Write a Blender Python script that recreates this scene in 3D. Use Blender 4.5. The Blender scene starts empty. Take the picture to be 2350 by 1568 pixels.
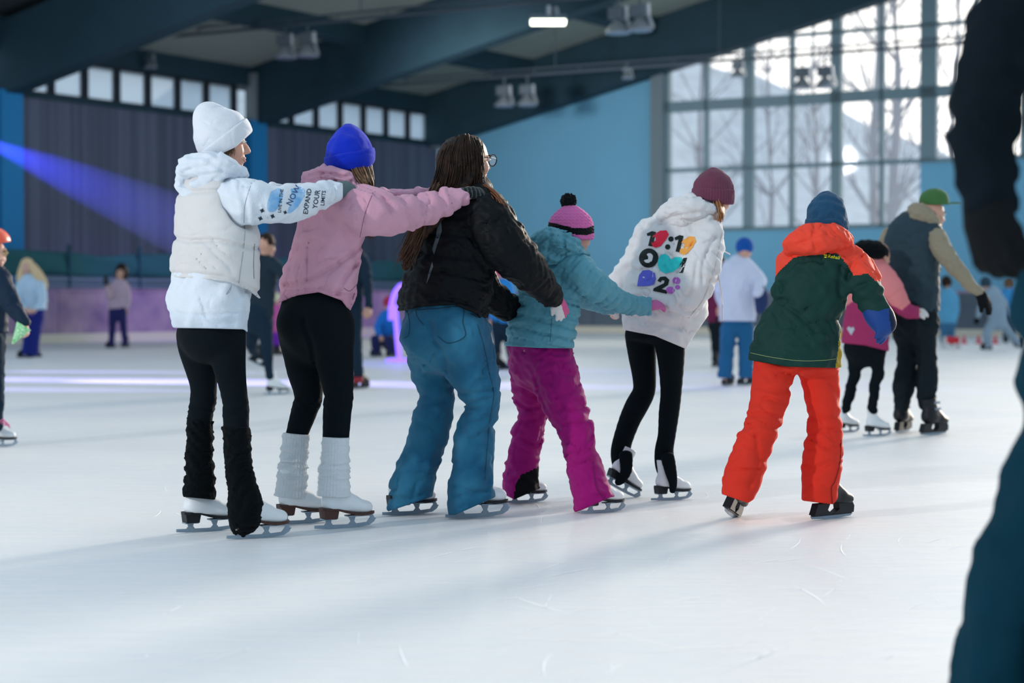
import bpy, bmesh, math, random
import numpy as np
from mathutils import Vector, Matrix
from mathutils.bvhtree import BVHTree
from mathutils.geometry import delaunay_2d_cdt

random.seed(7)
SC = bpy.context.scene
COL = SC.collection

# ------------------------------------------------------------------ camera
FOC = 4400.0            # focal length in pixels of the 2350 px wide frame
CAMH = 0.97
TH = math.atan(94 / FOC)
CAM = np.array([0, 0, CAMH])
FWD = np.array([0, math.cos(TH), -math.sin(TH)])
UPV = np.array([0, math.sin(TH), math.cos(TH)])
XR = np.array([1.0, 0, 0])
cam = bpy.data.cameras.new('camera')
cam.sensor_width = 36.0
cam.lens = 36.0 * FOC / 2350
cam.clip_end = 1000
cam.dof.use_dof = True
cam.dof.focus_distance = 8.35
cam.dof.aperture_fstop = 2.2
camo = bpy.data.objects.new('camera', cam)
COL.objects.link(camo)
camo.location = (0, 0, CAMH)
camo.rotation_euler = (math.pi / 2 - TH, 0, 0)
SC.camera = camo
SC.view_settings.view_transform = 'Standard'
SC.view_settings.look = 'None'
SC.view_settings.gamma = 1.0
SC.view_settings.use_curve_mapping = False
SC.view_settings.exposure = 0.0
# ------------------------------------------------------------------ sky and sun
world = bpy.data.worlds.new('overcast_sky')
SC.world = world
world.use_nodes = True
SUNAZ, SUNEL = math.radians(33), math.radians(10.5)
sdir = Vector((math.sin(SUNAZ) * math.cos(SUNEL), math.cos(SUNAZ) * math.cos(SUNEL), math.sin(SUNEL)))
wt = world.node_tree
bg = wt.nodes['Background']
wtc = wt.nodes.new('ShaderNodeTexCoord')
wdot = wt.nodes.new('ShaderNodeVectorMath'); wdot.operation = 'DOT_PRODUCT'; wdot.inputs[1].default_value = sdir
wpos = wt.nodes.new('ShaderNodeMath'); wpos.operation = 'MAXIMUM'; wpos.inputs[1].default_value = 0.0
wpow = wt.nodes.new('ShaderNodeMath'); wpow.operation = 'POWER'; wpow.inputs[1].default_value = 6.0
wmix = wt.nodes.new('ShaderNodeMix'); wmix.data_type = 'RGBA'; wmix.clamp_factor = True
wmix.inputs[6].default_value = (0.50, 0.66, 0.80, 1)     # cold clear sky
wmix.inputs[7].default_value = (3.0, 2.75, 2.4, 1)       # hazy glow around the low sun
wt.links.new(wtc.outputs['Generated'], wdot.inputs[0]); wt.links.new(wdot.outputs['Value'], wpos.inputs[0])
wt.links.new(wpos.outputs[0], wpow.inputs[0]); wt.links.new(wpow.outputs[0], wmix.inputs[0]); wt.links.new(wmix.outputs[2], bg.inputs[0])
bg.inputs[1].default_value = 1.0
sun = bpy.data.lights.new('low_sun', 'SUN')
sun.energy = 4.4
sun.angle = math.radians(9)
sun.color = (1.0, 0.86, 0.72)
suno = bpy.data.objects.new('low_sun', sun)
COL.objects.link(suno)
suno.rotation_euler = sdir.to_track_quat('Z', 'Y').to_euler()
suno.location = (30, 45, 12)


def spot(name, loc, target, color, power, angle, blend=0.3, size=0.1):
    l = bpy.data.lights.new(name, 'SPOT')
    l.energy = power; l.color = color; l.spot_size = math.radians(angle); l.spot_blend = blend
    l.shadow_soft_size = size
    o = bpy.data.objects.new(name, l); COL.objects.link(o)
    o.location = loc
    o.rotation_euler = (Vector(loc) - Vector(target)).to_track_quat('Z', 'Y').to_euler()
    return o


# rink flood light mounted by the side of the hall, behind the photographer
spot('unseen_flood', (-11.5, -0.5, 6.0), (0.2, 8.5, 0.6), (1.0, 0.96, 0.93), 4000, 95, 0.6, 0.28)


# ------------------------------------------------------------------ pixel <-> place helpers
def pt(px, py, d):
    return CAM + d * (FWD + (px - 1175) / FOC * XR + (784 - py) / FOC * UPV)


def ground(px, py):
    r = FWD + (px - 1175) / FOC * XR + (784 - py) / FOC * UPV
    return CAM - r * (CAMH / r[2])


def project(P):
    t = P.dtype
    q = P - CAM.astype(t)
    z = q @ FWD.astype(t)
    return 1175 + FOC * (q @ XR.astype(t)) / z, 784 - FOC * (q @ UPV.astype(t)) / z, z


def nrm(v):
    v = np.asarray(v, float)
    return v / (np.linalg.norm(v) + 1e-12)


# ------------------------------------------------------------------ materials
def lin(h):
    if not isinstance(h, str):
        return tuple(h) + ((1.0,) if len(h) == 3 else ())
    h = h.lstrip('#')
    c = [int(h[i:i + 2], 16) / 255 for i in (0, 2, 4)]
    return tuple([x / 12.92 if x <= .04045 else ((x + .055) / 1.055) ** 2.4 for x in c]) + (1.0,)


MATS = {}


def mat(name, color, rough=0.85, bump=0.0, bscale=60, var=0.0, vscale=8, metal=0.0, spec=0.3, sheen=0.0,
        emit=None, estr=0.0, sss=0.0, stretch=(1, 1, 1), rand=0.0, dark=None, coat=0.0, wrinkle=0.0):
    if name in MATS:
        return MATS[name]
    m = bpy.data.materials.new(name)
    m.use_nodes = True
    nt = m.node_tree
    b = nt.nodes['Principled BSDF']
    c = lin(color)
    b.inputs['Base Color'].default_value = c
    b.inputs['Roughness'].default_value = rough
    b.inputs['Metallic'].default_value = metal
    b.inputs['Specular IOR Level'].default_value = spec
    if sheen:
        b.inputs['Sheen Weight'].default_value = sheen
        b.inputs['Sheen Roughness'].default_value = 0.5
    if sss:
        b.inputs['Subsurface Weight'].default_value = sss
        b.inputs['Subsurface Radius'].default_value = (0.02, 0.008, 0.004)
        b.inputs['Subsurface Scale'].default_value = 0.5
    if coat:
        b.inputs['Coat Weight'].default_value = coat
    if emit:
        b.inputs['Emission Color'].default_value = lin(emit)
        b.inputs['Emission Strength'].default_value = estr
    if bump or var or rand:
        tc = nt.nodes.new('ShaderNodeTexCoord')
        mp = nt.nodes.new('ShaderNodeMapping')
        mp.inputs['Scale'].default_value = stretch
        nt.links.new(tc.outputs['Object'], mp.inputs[0])
    if bump:
        n = nt.nodes.new('ShaderNodeTexNoise')
        n.inputs['Scale'].default_value = bscale
        n.inputs['Detail'].default_value = 4
        nt.links.new(mp.outputs[0], n.inputs['Vector'])
        bp = nt.nodes.new('ShaderNodeBump')
        bp.inputs['Strength'].default_value = bump
        bp.inputs['Distance'].default_value = 0.01
        nt.links.new(n.outputs[0], bp.inputs['Height'])
        nt.links.new(bp.outputs[0], b.inputs['Normal'])
        if wrinkle:
            wn_ = nt.nodes.new('ShaderNodeTexNoise')
            wn_.inputs['Scale'].default_value = 13; wn_.inputs['Detail'].default_value = 3; wn_.inputs['Distortion'].default_value = 1.2
            nt.links.new(tc.outputs['Object'], wn_.inputs['Vector'])
            b2 = nt.nodes.new('ShaderNodeBump'); b2.inputs['Strength'].default_value = wrinkle; b2.inputs['Distance'].default_value = .02
            nt.links.new(wn_.outputs[0], b2.inputs['Height']); nt.links.new(b2.outputs[0], bp.inputs['Normal'])
    if var or rand:
        n2 = nt.nodes.new('ShaderNodeTexNoise')
        n2.inputs['Scale'].default_value = vscale
        n2.inputs['Detail'].default_value = 5
        nt.links.new(mp.outputs[0], n2.inputs['Vector'])
        mix = nt.nodes.new('ShaderNodeMix')
        mix.data_type = 'RGBA'
        rp = nt.nodes.new('ShaderNodeMapRange')
        rp.inputs[1].default_value = 0.3; rp.inputs[2].default_value = 0.7
        nt.links.new(n2.outputs[0], rp.inputs[0])
        nt.links.new(rp.outputs[0], mix.inputs[0])
        dk = lin(dark) if dark else tuple([x * (1 - var) for x in c[:3]]) + (1,)
        mix.inputs[6].default_value = c
        mix.inputs[7].default_value = dk
        out = mix.outputs[2]
        if rand:
            oi = nt.nodes.new('ShaderNodeObjectInfo')
            mr = nt.nodes.new('ShaderNodeMapRange')
            mr.inputs[3].default_value = 1 - rand; mr.inputs[4].default_value = 1 + rand
            nt.links.new(oi.outputs['Random'], mr.inputs[0])
            mm = nt.nodes.new('ShaderNodeMix'); mm.data_type = 'RGBA'; mm.blend_type = 'MULTIPLY'
            mm.inputs[0].default_value = 1
            nt.links.new(out, mm.inputs[6]); nt.links.new(mr.outputs[0], mm.inputs[7])
            out = mm.outputs[2]
        nt.links.new(out, b.inputs['Base Color'])
    MATS[name] = m
    return m


def fabric(name, color, **k):
    d = dict(rough=0.9, bump=0.25, bscale=220, var=0.12, vscale=5, spec=0.15, sheen=0.1, wrinkle=.18)
    d.update(k)
    return mat(name, color, **d)


# ------------------------------------------------------------------ object helpers
def link(o, parent=None, label=None, cat=None, group=None, kind=None):
    COL.objects.link(o)
    if parent is not None:
        o.parent = parent
    tag(o, label, cat, group, kind)
    return o


def tag(o, label=None, cat=None, group=None, kind=None):
    if label: o['label'] = label
    if cat: o['category'] = cat
    if group: o['group'] = group
    if kind: o['kind'] = kind
    return o


def empty(name, loc=(0, 0, 0), label=None, cat=None, group=None, kind=None, rz=0):
    o = bpy.data.objects.new(name, None)
    o.empty_display_size = 0.1
    o.location = loc
    o.rotation_euler = (0, 0, rz)
    return link(o, None, label, cat, group, kind)


def meshobj(name, verts, faces, m, parent=None, smooth=False, **k):
    me = bpy.data.meshes.new(name)
    me.from_pydata([tuple(v) for v in verts], [], [tuple(f) for f in faces])
    if smooth:
        me.polygons.foreach_set('use_smooth', [True] * len(me.polygons))
    me.materials.append(m)
    me.update()
    o = bpy.data.objects.new(name, me)
    link(o, parent, **k)
    if parent is not None:      # vertices are given in world space
        o.matrix_parent_inverse = Matrix.Translation(-Vector(parent.location)) if parent.rotation_euler.z == 0 else parent.matrix_basis.inverted()
    return o


class MB:
    """collects simple shapes (world coordinates) into one mesh"""
    def __init__(s):
        s.v = []; s.f = []

    def add(s, vs, fs):
        n = len(s.v)
        s.v += [tuple(map(float, v)) for v in vs]
        s.f += [tuple(i + n for i in f) for f in fs]

    def box(s, c, half, ax=None):
        c = np.asarray(c, float)
        ax = np.eye(3) if ax is None else np.asarray(ax, float)
        vs = [c + ax[0] * half[0] * i + ax[1] * half[1] * j + ax[2] * half[2] * k for i in (-1, 1) for j in (-1, 1) for k in (-1, 1)]
        s.add(vs, [(0, 1, 3, 2), (4, 6, 7, 5), (0, 4, 5, 1), (2, 3, 7, 6), (0, 2, 6, 4), (1, 5, 7, 3)])

    def prism(s, poly, ext):
        """poly: list of 3D points, extruded by vector ext"""
        n = len(poly)
        ext = np.asarray(ext, float)
        vs = [np.asarray(p, float) for p in poly] + [np.asarray(p, float) + ext for p in poly]
        s.add(vs, [tuple(range(n))[::-1], tuple(range(n, 2 * n))] + [(i, (i + 1) % n, n + (i + 1) % n, n + i) for i in range(n)])

    def tube(s, pts, r, n=6, cap=True):
        pts = np.asarray(pts, float)
        m = len(pts)
        rr = np.broadcast_to(np.asarray(r, float), (m,))
        tg = np.gradient(pts, axis=0)
        vs = []
        ref = np.array([0, 0, 1.0])
        for i in range(m):
            t = nrm(tg[i])
            a = np.cross(t, ref)
            if np.linalg.norm(a) < .05:
                a = np.cross(t, np.array([0, 1.0, 0.2]))
            a = nrm(a); b = np.cross(t, a)
            for j in range(n):
                th = 2 * math.pi * j / n
                vs.append(pts[i] + rr[i] * (a * math.cos(th) + b * math.sin(th)))
        fs = [(i * n + j, i * n + (j + 1) % n, (i + 1) * n + (j + 1) % n, (i + 1) * n + j) for i in range(m - 1) for j in range(n)]
        if cap:
            fs += [tuple(range(n))[::-1], tuple(range((m - 1) * n, m * n))]
        s.add(vs, fs)

    def lathe(s, a, b, prof, n=16):
        """prof: list of (t, r) along a->b"""
        a = np.asarray(a, float); b = np.asarray(b, float)
        t = nrm(b - a)
        ref = np.array([1.0, 0, 0]) if abs(t[0]) < .9 else np.array([0, 1.0, 0])
        x = nrm(np.cross(t, ref)); y = np.cross(t, x)
        vs = []
        for (u, r) in prof:
            for j in range(n):
                th = 2 * math.pi * j / n
                vs.append(a + (b - a) * u + r * (x * math.cos(th) + y * math.sin(th)))
        m = len(prof)
        fs = [(i * n + j, i * n + (j + 1) % n, (i + 1) * n + (j + 1) % n, (i + 1) * n + j) for i in range(m - 1) for j in range(n)]
        fs += [tuple(range(n))[::-1], tuple(range((m - 1) * n, m * n))]
        s.add(vs, fs)

    def build(s, name, m, parent=None, smooth=False, **k):
        return meshobj(name, s.v, s.f, m, parent, smooth, **k)


# ------------------------------------------------------------------ the hall
A0 = math.radians(31.8)
U = np.array([math.sin(A0), math.cos(A0), 0])      # along the long wall, away from the camera
V = np.array([math.cos(A0), -math.sin(A0), 0])     # across the hall
Z = np.array([0, 0, 1.0])
W0 = np.array([-9.46, 46, 0]) - 3 * V
TC = 18.18
CN = W0 + U * TC                                    # far corner


def hall(t, s, z):
    return W0 + U * t + V * s + Z * z


m_ice = None


def make_ice():
    m = bpy.data.materials.new('ice')
    m.use_nodes = True
    nt = m.node_tree; b = nt.nodes['Principled BSDF']
    b.inputs['Specular IOR Level'].default_value = 0.5
    N = nt.nodes.new; L = nt.links.new
    tc = N('ShaderNodeTexCoord')

    def noise(scale, stretch, rot=0.0, detail=4, rough=.55):
        mp = N('ShaderNodeMapping'); mp.inputs['Scale'].default_value = stretch; mp.inputs['Rotation'].default_value = (0, 0, rot)
        L(tc.outputs['Object'], mp.inputs[0])
        n = N('ShaderNodeTexNoise'); n.inputs['Scale'].default_value = scale; n.inputs['Detail'].default_value = detail
        n.inputs['Roughness'].default_value = rough
        L(mp.outputs[0], n.inputs['Vector'])
        return n.outputs[0]
    big = noise(.55, (1, 1, 1), 0.3)
    streak = noise(2.2, (1.0, 6.0, 1), 0.55, 6)
    fine = noise(9, (1.0, 9.0, 1), -.5, 6, .65)
    fine2 = noise(11, (1.1, 10.0, 1), .3, 5, .65)
    r1 = N('ShaderNodeMix'); r1.data_type = 'RGBA'
    r1.inputs[6].default_value = lin('#f1f0ed'); r1.inputs[7].default_value = lin('#d3d9df')
    mr = N('ShaderNodeMapRange'); mr.inputs[1].default_value = .35; mr.inputs[2].default_value = .68
    ad = N('ShaderNodeMath'); ad.operation = 'ADD'
    ml = N('ShaderNodeMath'); ml.operation = 'MULTIPLY'; ml.inputs[1].default_value = .3333
    ad0 = N('ShaderNodeMath'); ad0.operation = 'ADD'
    L(streak, ad0.inputs[0]); L(fine, ad0.inputs[1]); L(big, ad.inputs[0]); L(ad0.outputs[0], ad.inputs[1]); L(ad.outputs[0], ml.inputs[0]); L(ml.outputs[0], mr.inputs[0])
    L(mr.outputs[0], r1.inputs[0]); L(r1.outputs[2], b.inputs['Base Color'])
    mr2 = N('ShaderNodeMapRange'); mr2.inputs[3].default_value = .26; mr2.inputs[4].default_value = .5
    L(streak, mr2.inputs[0]); L(mr2.outputs[0], b.inputs['Roughness'])
    a2 = N('ShaderNodeMath'); a2.operation = 'ADD'
    L(fine, a2.inputs[0]); L(fine2, a2.inputs[1])
    bp = N('ShaderNodeBump'); bp.inputs['Strength'].default_value = .22; bp.inputs['Distance'].default_value = .012
    L(a2.outputs[0], bp.inputs['Height']); L(bp.outputs[0], b.inputs['Normal'])
    return m


m_ice = make_ice()
meshobj('floor', [(-60, -6, 0), (70, -6, 0), (70, 70, 0), (-60, 70, 0)], [(0, 1, 2, 3)], m_ice,
        label='pale scratched ice of the rink', kind='structure')

m_plank = mat('dark_planks', '#6a7288', rough=.8, bump=.3, bscale=12, var=.3, vscale=3, stretch=(4, 4, .25), rand=.22)
m_back = mat('wall_backing', '#26252c', rough=.9)
m_dkbeam = mat('dark_beam', '#294552', rough=.7, var=.15, vscale=1.2)
m_roofpan = mat('roof_panel', '#9aa39a', rough=.85, var=.1, vscale=.6)
m_bluecol = mat('blue_column', '#1f86c4', rough=.55)
m_bluewall = mat('blue_wall', '#7fc0e0', rough=.75, var=.06, vscale=.4)
m_greycol = mat('grey_column', '#8a949a', rough=.7)
m_frame = mat('window_frame', '#7e97a0', rough=.6)
m_darkframe = mat('dark_window_frame', '#30353f', rough=.7)
m_board = mat('rink_board', '#b096ae', rough=.6, var=.35, vscale=1.6, rand=.1, dark='#7d6790')
m_boardend = mat('rink_board_end', '#5d6a78', rough=.6, var=.2, vscale=1.0, rand=.08)
m_kick = mat('board_kick', '#cfcabb', rough=.6)


def glass_mat(name, tint, frost):
    m = bpy.data.materials.new(name); m.use_nodes = True
    nt = m.node_tree; nt.nodes.clear()
    o = nt.nodes.new('ShaderNodeOutputMaterial')
    t = nt.nodes.new('ShaderNodeBsdfTransparent'); t.inputs[0].default_value = tint
    d = nt.nodes.new('ShaderNodeBsdfTranslucent'); d.inputs[0].default_value = (.85, .9, .95, 1)
    g = nt.nodes.new('ShaderNodeBsdfGlossy'); g.inputs['Roughness'].default_value = .05
    x = nt.nodes.new('ShaderNodeMixShader'); x.inputs[0].default_value = frost
    y = nt.nodes.new('ShaderNodeMixShader'); y.inputs[0].default_value = .008
    nt.links.new(t.outputs[0], x.inputs[1]); nt.links.new(d.outputs[0], x.inputs[2])
    nt.links.new(x.outputs[0], y.inputs[1]); nt.links.new(g.outputs[0], y.inputs[2])
    nt.links.new(y.outputs[0], o.inputs[0])
    return m


m_glass = glass_mat('clear_glass', (.97, .98, 1, 1), .04)
m_frost = glass_mat('dusty_glass', (.9, .95, 1, 1), .45)

HAX = np.array([U, V, Z])
# --- left wall: backing, planks, columns, window band
T0, T1 = -9.5, TC
wl = MB(); wl.box(hall((T0 + T1) / 2, -.15, 3.05), ((T1 - T0) / 2, .1, 3.05), HAX)
wall_left = wl.build('wall_left', m_back, label='wall of dark vertical planks under a strip of windows', kind='structure')
pl = MB(); pl.box((0, 0, 0), (.068, .018, 1.0), HAX)
plank0 = None
t = T0
rng = random.Random(3)
while t < T1 - .1:
    if plank0 is None:
        o = pl.build('plank', m_plank, wall_left); plank0 = o
    else:
        o = plank0.copy(); link(o, wall_left)
    o.parent = wall_left; o.matrix_parent_inverse = Matrix()
    o.location = hall(t + .07, -.035 + rng.uniform(-.008, .008), 3.98)
    o.scale = (1, 1, 2.1)
    t += .145
eb = MB(); eb.box(hall((T0 + T1) / 2, -.1, 7.5), ((T1 - T0) / 2, .14, .42), HAX)
eb.box(hall((T0 + T1) / 2, -.06, 6.07), ((T1 - T0) / 2, .1, .07), HAX)
eb.build('trim_1', m_dkbeam, label='dark eave beam above the window strip', kind='structure')
wn = 1
for (ta, tb) in ((-.30, 7.95), (9.35, 17.72)):
    wf = MB(); npan = 7
    w = (tb - ta) / npan
    for i in range(npan + 1):
        wf.box(hall(ta + i * w, -.08, 6.6), (.10, .07, .5), HAX)
    wf.box(hall((ta + tb) / 2, -.08, 6.14), ((tb - ta) / 2, .07, .05), HAX)
    wf.box(hall((ta + tb) / 2, -.08, 7.06), ((tb - ta) / 2, .07, .05), HAX)
    wo = wf.build('window_%d' % wn, m_darkframe, kind='structure',
                  label=['high strip of seven panes above the planks by the near blue column', 'high strip of seven panes next to the far corner'][wn - 1])
    for i in range(npan):
        p = MB(); p.box(hall(ta + (i + .5) * w, -.1, 6.6), (w / 2 - .09, .008, .46), HAX)
        p.build('pane', m_frost, wo)
    wn += 1
for i, tcol in enumerate((-.75, 8.66, 17.98)):
    c = MB(); c.box(hall(tcol, .12, 3.05), (.36, .16, 3.05), HAX)
    if i < 2:
        c.build('pillar', m_bluecol, kind='structure', label=['blue wall column at the edge of the photo', 'blue wall column behind the first two skaters', ''][i])
    c = MB(); c.box(hall(tcol + (.1 if i < 2 else -.05), .1, 6.7), (.26, .15, .75), HAX)
    c.build('pillar_head', m_greycol, kind='structure', label='grey head of a wall column under the roof girder')
# the strip of wall below the fence line: grey plinth
pb = MB(); pb.box(hall((T0 + T1) / 2, .05, .95), ((T1 - T0) / 2, .06, .95), HAX)
pb.build('wall_plinth', mat('grey_plinth', '#6a7f92', rough=.8, var=.15, vscale=1), kind='structure', label='grey blue lower wall behind the net')

# --- end wall with the big windows
SEND = 27.0
SROOF = 19.5


def roofz(s):
    return 6.0 + .226 * s


ew = MB()
ew.box(CN + V * 4.1 + U * .15 + Z * 4.6, (.12, 4.1, 4.6), HAX)
ew.box(CN + V * (8.2 + 4.12) + U * .15 + Z * 1.55, (.12, 4.12, 1.55), HAX)
ew.box(CN + V * (16.44 + 5.3) + U * .15 + Z * 2.45, (.12, 5.3, 2.45), HAX)
wall_end = ew.build('wall_end', m_bluewall, kind='structure', label='blue painted end wall of the hall')
wf = MB()
hw = {0: .17, 1: .07}
sx = 8.35
k = 0
cols = []
while sx < SEND:
    zt = roofz(sx) + 1.0
    zb = 3.1 if sx < 16.6 else 4.9
    w = .16 if k % 2 == 0 else .065
    if abs(sx - 16.7) < .4:
        w = .24
    wf.box(CN + V * sx + U * .06 + Z * (zb + zt) / 2, (.1, w, (zt - zb) / 2), HAX)
    cols.append((sx, w))
    sx += 1.39; k += 1
for (za, zb, s0, s1, hz) in ((6.86, 0, 8.2, SEND, .16), (4.93, 0, 8.2, SEND, .06), (8.75, 0, 11.2, SEND, .05), (10.6, 0, 19, SEND, .05), (3.12, 0, 8.2, 16.5, .06)):
    wf.box(CN + V * (s0 + s1) / 2 + U * .05 + Z * za, (.09, (s1 - s0) / 2, hz), HAX)
wo = wf.build('window_3', m_frame, kind='structure', label='tall gridded window wall letting in glaring daylight')
for i in range(len(cols) - 1):
    (s0, w0), (s1, w1) = cols[i], cols[i + 1]
    zs = [3.12, 4.93, 6.86, 8.75, 10.6, 12.6]
    for j in range(len(zs) - 1):
        if s0 > 16.5 and j == 0: continue
        zt = zs[j + 1]
        top = roofz(s0) + .9
        if zs[j] > top: continue
        p = MB(); sc_, hw_ = (s0 + s1) / 2, (s1 - s0) / 2 - .02
        p.box(CN + V * sc_ + U * .09 + Z * (zs[j] + min(zt, top)) / 2, (.006, hw_, (min(zt, top) - zs[j]) / 2), HAX)
        p.build('pane', m_glass, wo)
c = MB(); c.box(CN + V * 8.2 + U * (-.1) + Z * 4.5, (.2, .2, 4.5), HAX)
c.build('pillar', mat('pale_pillar', '#7f8f96', rough=.7), kind='structure', label='grey pillar between the blue wall and the windows')

# --- roof: girders across the hall, purlins along it, panels between
for i, (tg, lab) in enumerate(((-.67, 'dark roof girder over the near blue column'), (8.9, 'dark roof girder over the second blue column'), (TC - .35, 'dark roof girder along the end wall'))):
    g = MB()
    h = 1.75
    for (s0, s1) in ((-.2, SROOF),):
        poly = [hall(tg, s0, roofz(s0) - .04), hall(tg, s1, roofz(s1) - .04), hall(tg, s1, roofz(s1) + h), hall(tg, s0, roofz(s0) + h)]
        g.prism([p - U * .28 for p in poly], U * .56)
    g.build('beam_%d' % (i + 1), m_dkbeam, kind='structure', label=lab)
cl = MB()
cl.prism([hall(-9.5, -.3, roofz(-.3) + 2.0), hall(-9.5, SROOF, roofz(SROOF) + 2.0), hall(TC + .5, SROOF, roofz(SROOF) + 2.0), hall(TC + .5, -.3, roofz(-.3) + 2.0)], Z * .12)
ceil = cl.build('ceiling', mat('roof_deck', '#3c444a', rough=.9), kind='structure', label='sloping roof deck above the girders')
purl_s = [-.35, 3.85, 8.2, 12.6, 17.0]
for i, sp in enumerate(purl_s):
    p = MB(); z = roofz(sp) + 1.45
    p.prism([hall(-.4, sp - .2, z - .35), hall(-.4, sp + .2, z - .26), hall(-.4, sp + .2, z + .45), hall(-.4, sp - .2, z + .36)], U * (TC - .2))
    p.build('purlin', m_dkbeam, ceil)
    if i < len(purl_s) - 1:
        for (ta, tb) in ((-.35, 8.6), (9.2, TC - .7)):
            q = MB()
            s0, s1 = sp + .2, purl_s[i + 1] - .2
            q.prism([hall(ta, s0, roofz(s0) + 1.62), hall(ta, s1, roofz(s1) + 1.62), hall(tb, s1, roofz(s1) + 1.62), hall(tb, s0, roofz(s0) + 1.62)], Z * .06)
            q.build('panel', m_roofpan, ceil)

# --- lamp bars and flood lamps
m_bar = mat('bar_metal', '#5d6874', rough=.5, metal=.3)
m_alu = mat('lamp_aluminium', '#b9bfc6', rough=.35, metal=.6)
m_lampdk = mat('lamp_grey', '#6d7780', rough=.5, metal=.2)
m_lens = mat('lamp_lens', '#ffffff', emit='#fdffe8', estr=6)
m_dull = mat('lamp_dull_glass', '#8d95ad', rough=.2, spec=.6)
tb1, tb2 = (8.9 - .67) / 2, (8.9 + TC) / 2
for (tb, z, lab) in ((tb1, 7.9, 'long cable bar crossing the hall under the near roof bay'), (tb2, 7.52, 'long cable bar crossing the hall near the end wall')):
    b = MB()
    for dz in (0, .16):
        b.tube([hall(tb, 0, z + dz), hall(tb, 22, z + dz)], .045 if dz == 0 else .03, 8)
    for s in np.arange(.5, 22, 1.5):
        b.tube([hall(tb, s, z), hall(tb, s, z + .16)], .02, 5)
    bar = b.build('cable_bar', m_bar, label=lab, cat='bar')
    for s in np.arange(2, 19, 5.2):
        h_ = MB(); h_.tube([hall(tb, s, z + .15), hall(tb, s, roofz(s) + 1.6)], .015, 5)
        h_.build('hanger', m_bar, bar)


def flood(px, py, tb, lab, lit=False, flip=1, size=1.0):
    n = U; P = hall(tb, 0, 0)
    r = FWD + (px - 1175) / FOC * XR + (784 - py) / FOC * UPV
    tt = np.dot(P - CAM, n) / np.dot(r, n)
    c = CAM + r * tt
    e = empty('flood_lamp', c, lab, 'lamp', 'flood lamps on the cable bars')
    sz = size
    if lit:
        a = MB(); a.prism([c + np.array(v) for v in ((-.42, -.3, .0), (.42, -.3, .0), (.42, .3, .0), (-.42, .3, .0))], Z * .1)
        a.build('housing', m_lampdk, e)
        a = MB(); a.prism([c + np.array(v) for v in ((-.40, -.28, -.06), (.40, -.28, -.06), (.40, .28, -.06), (-.40, .28, -.06))], Z * .05)
        a.build('lens', m_lens, e)
        a = MB(); a.tube([c + Z * .1, c + Z * .35], .05); a.tube([c + V * .25 + Z * .1, c + V * .2 + Z * .3], .05)
        a.build('bracket', m_alu, e)
        l = bpy.data.lights.new('flood_light', 'AREA'); l.energy = 260; l.size = .8; l.color = (1, .97, .88)
        lo = bpy.data.objects.new('flood_light', l); COL.objects.link(lo); lo.location = c - Z * .1
        return e
    a = MB(); a.lathe(c - Z * .27 * sz, c + Z * .02 * sz, [(0, .30 * sz), (.3, .25 * sz), (.8, .12 * sz), (1, .08 * sz)], 14)
    a.build('reflector', m_alu, e)
    a = MB(); a.lathe(c - Z * .29 * sz, c - Z * .265 * sz, [(0, .27 * sz), (1, .29 * sz)], 14)
    a.build('glass', m_dull, e)
    a = MB(); a.box(c + Z * .17 * sz, (.13 * sz, .19 * sz, .13 * sz), HAX)
    a.build('ballast_box', m_lampdk, e)
    a = MB(); a.tube([c + V * .2 * sz * flip + Z * .32 * sz, c + V * .22 * sz * flip + Z * .05 * sz, c + V * .33 * sz * flip - Z * .24 * sz], .045 * sz, 6)
    a.build('arm', m_alu, e)
    a = MB(); a.tube([c + Z * .3 * sz, c + Z * .55 * sz], .03 * sz, 6)
    a.build('bracket', m_bar, e)
    return e


flood(655, 108, tb1, 'unlit flood lamp above the gap between white and blue beanies, further from the end wall')
flood(706, 104, tb1, 'unlit flood lamp beside its twin above the blue beanie, nearer the end wall')
flood(1258, 48, tb1, 'the one glowing flat flood lamp high in the middle', lit=True)
flood(1418, 48, tb1, 'tall unlit flood lamp under the roof, just past the glowing lamp', size=1.0)
flood(1468, 42, tb1, 'tall unlit flood lamp under the roof, second past the glowing lamp', size=1.0)
flood(345, 142, tb1, 'dim dark flood lamp in front of the near girder', size=.6)
flood(1157, 222, tb2, 'pale flood lamp against the roof edge over the long-haired skater')
flood(1210, 220, tb2, 'pale flood lamp against the roof edge over the pink pompom hat')
flood(1440, 168, tb2, 'small shiny lamp on the far bar in front of the blue wall', size=.55)
flood(1693, 160, tb2, 'small lamp silhouetted in the window above the maroon beanie', size=.7)
flood(1841, 180, tb2, 'first of two bell shaped lamps silhouetted in the windows', size=.95)
flood(1893, 178, tb2, 'second of two bell shaped lamps silhouetted in the windows', size=.95)

spot('unseen_flood', hall(3.2, 8.0, 6.2), CN + V * 8 + Z * 4.6, (.92, .97, 1.0), 2300, 84, 1.0, .5)  # added spot with no fixture, brightens the blue end wall
spot('unseen_flood', hall(-6, 10.0, 7.4), hall(7, 0, 3.4), (.92, .95, 1.0), 500, 80, 1.0, .3)  # another added spot, no lamp hangs here; lifts the planked wall

# --- rink boards, kick strip, net
BW = np.array([-9.46, 46, 0])
BT1 = TC - 1.9


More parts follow.
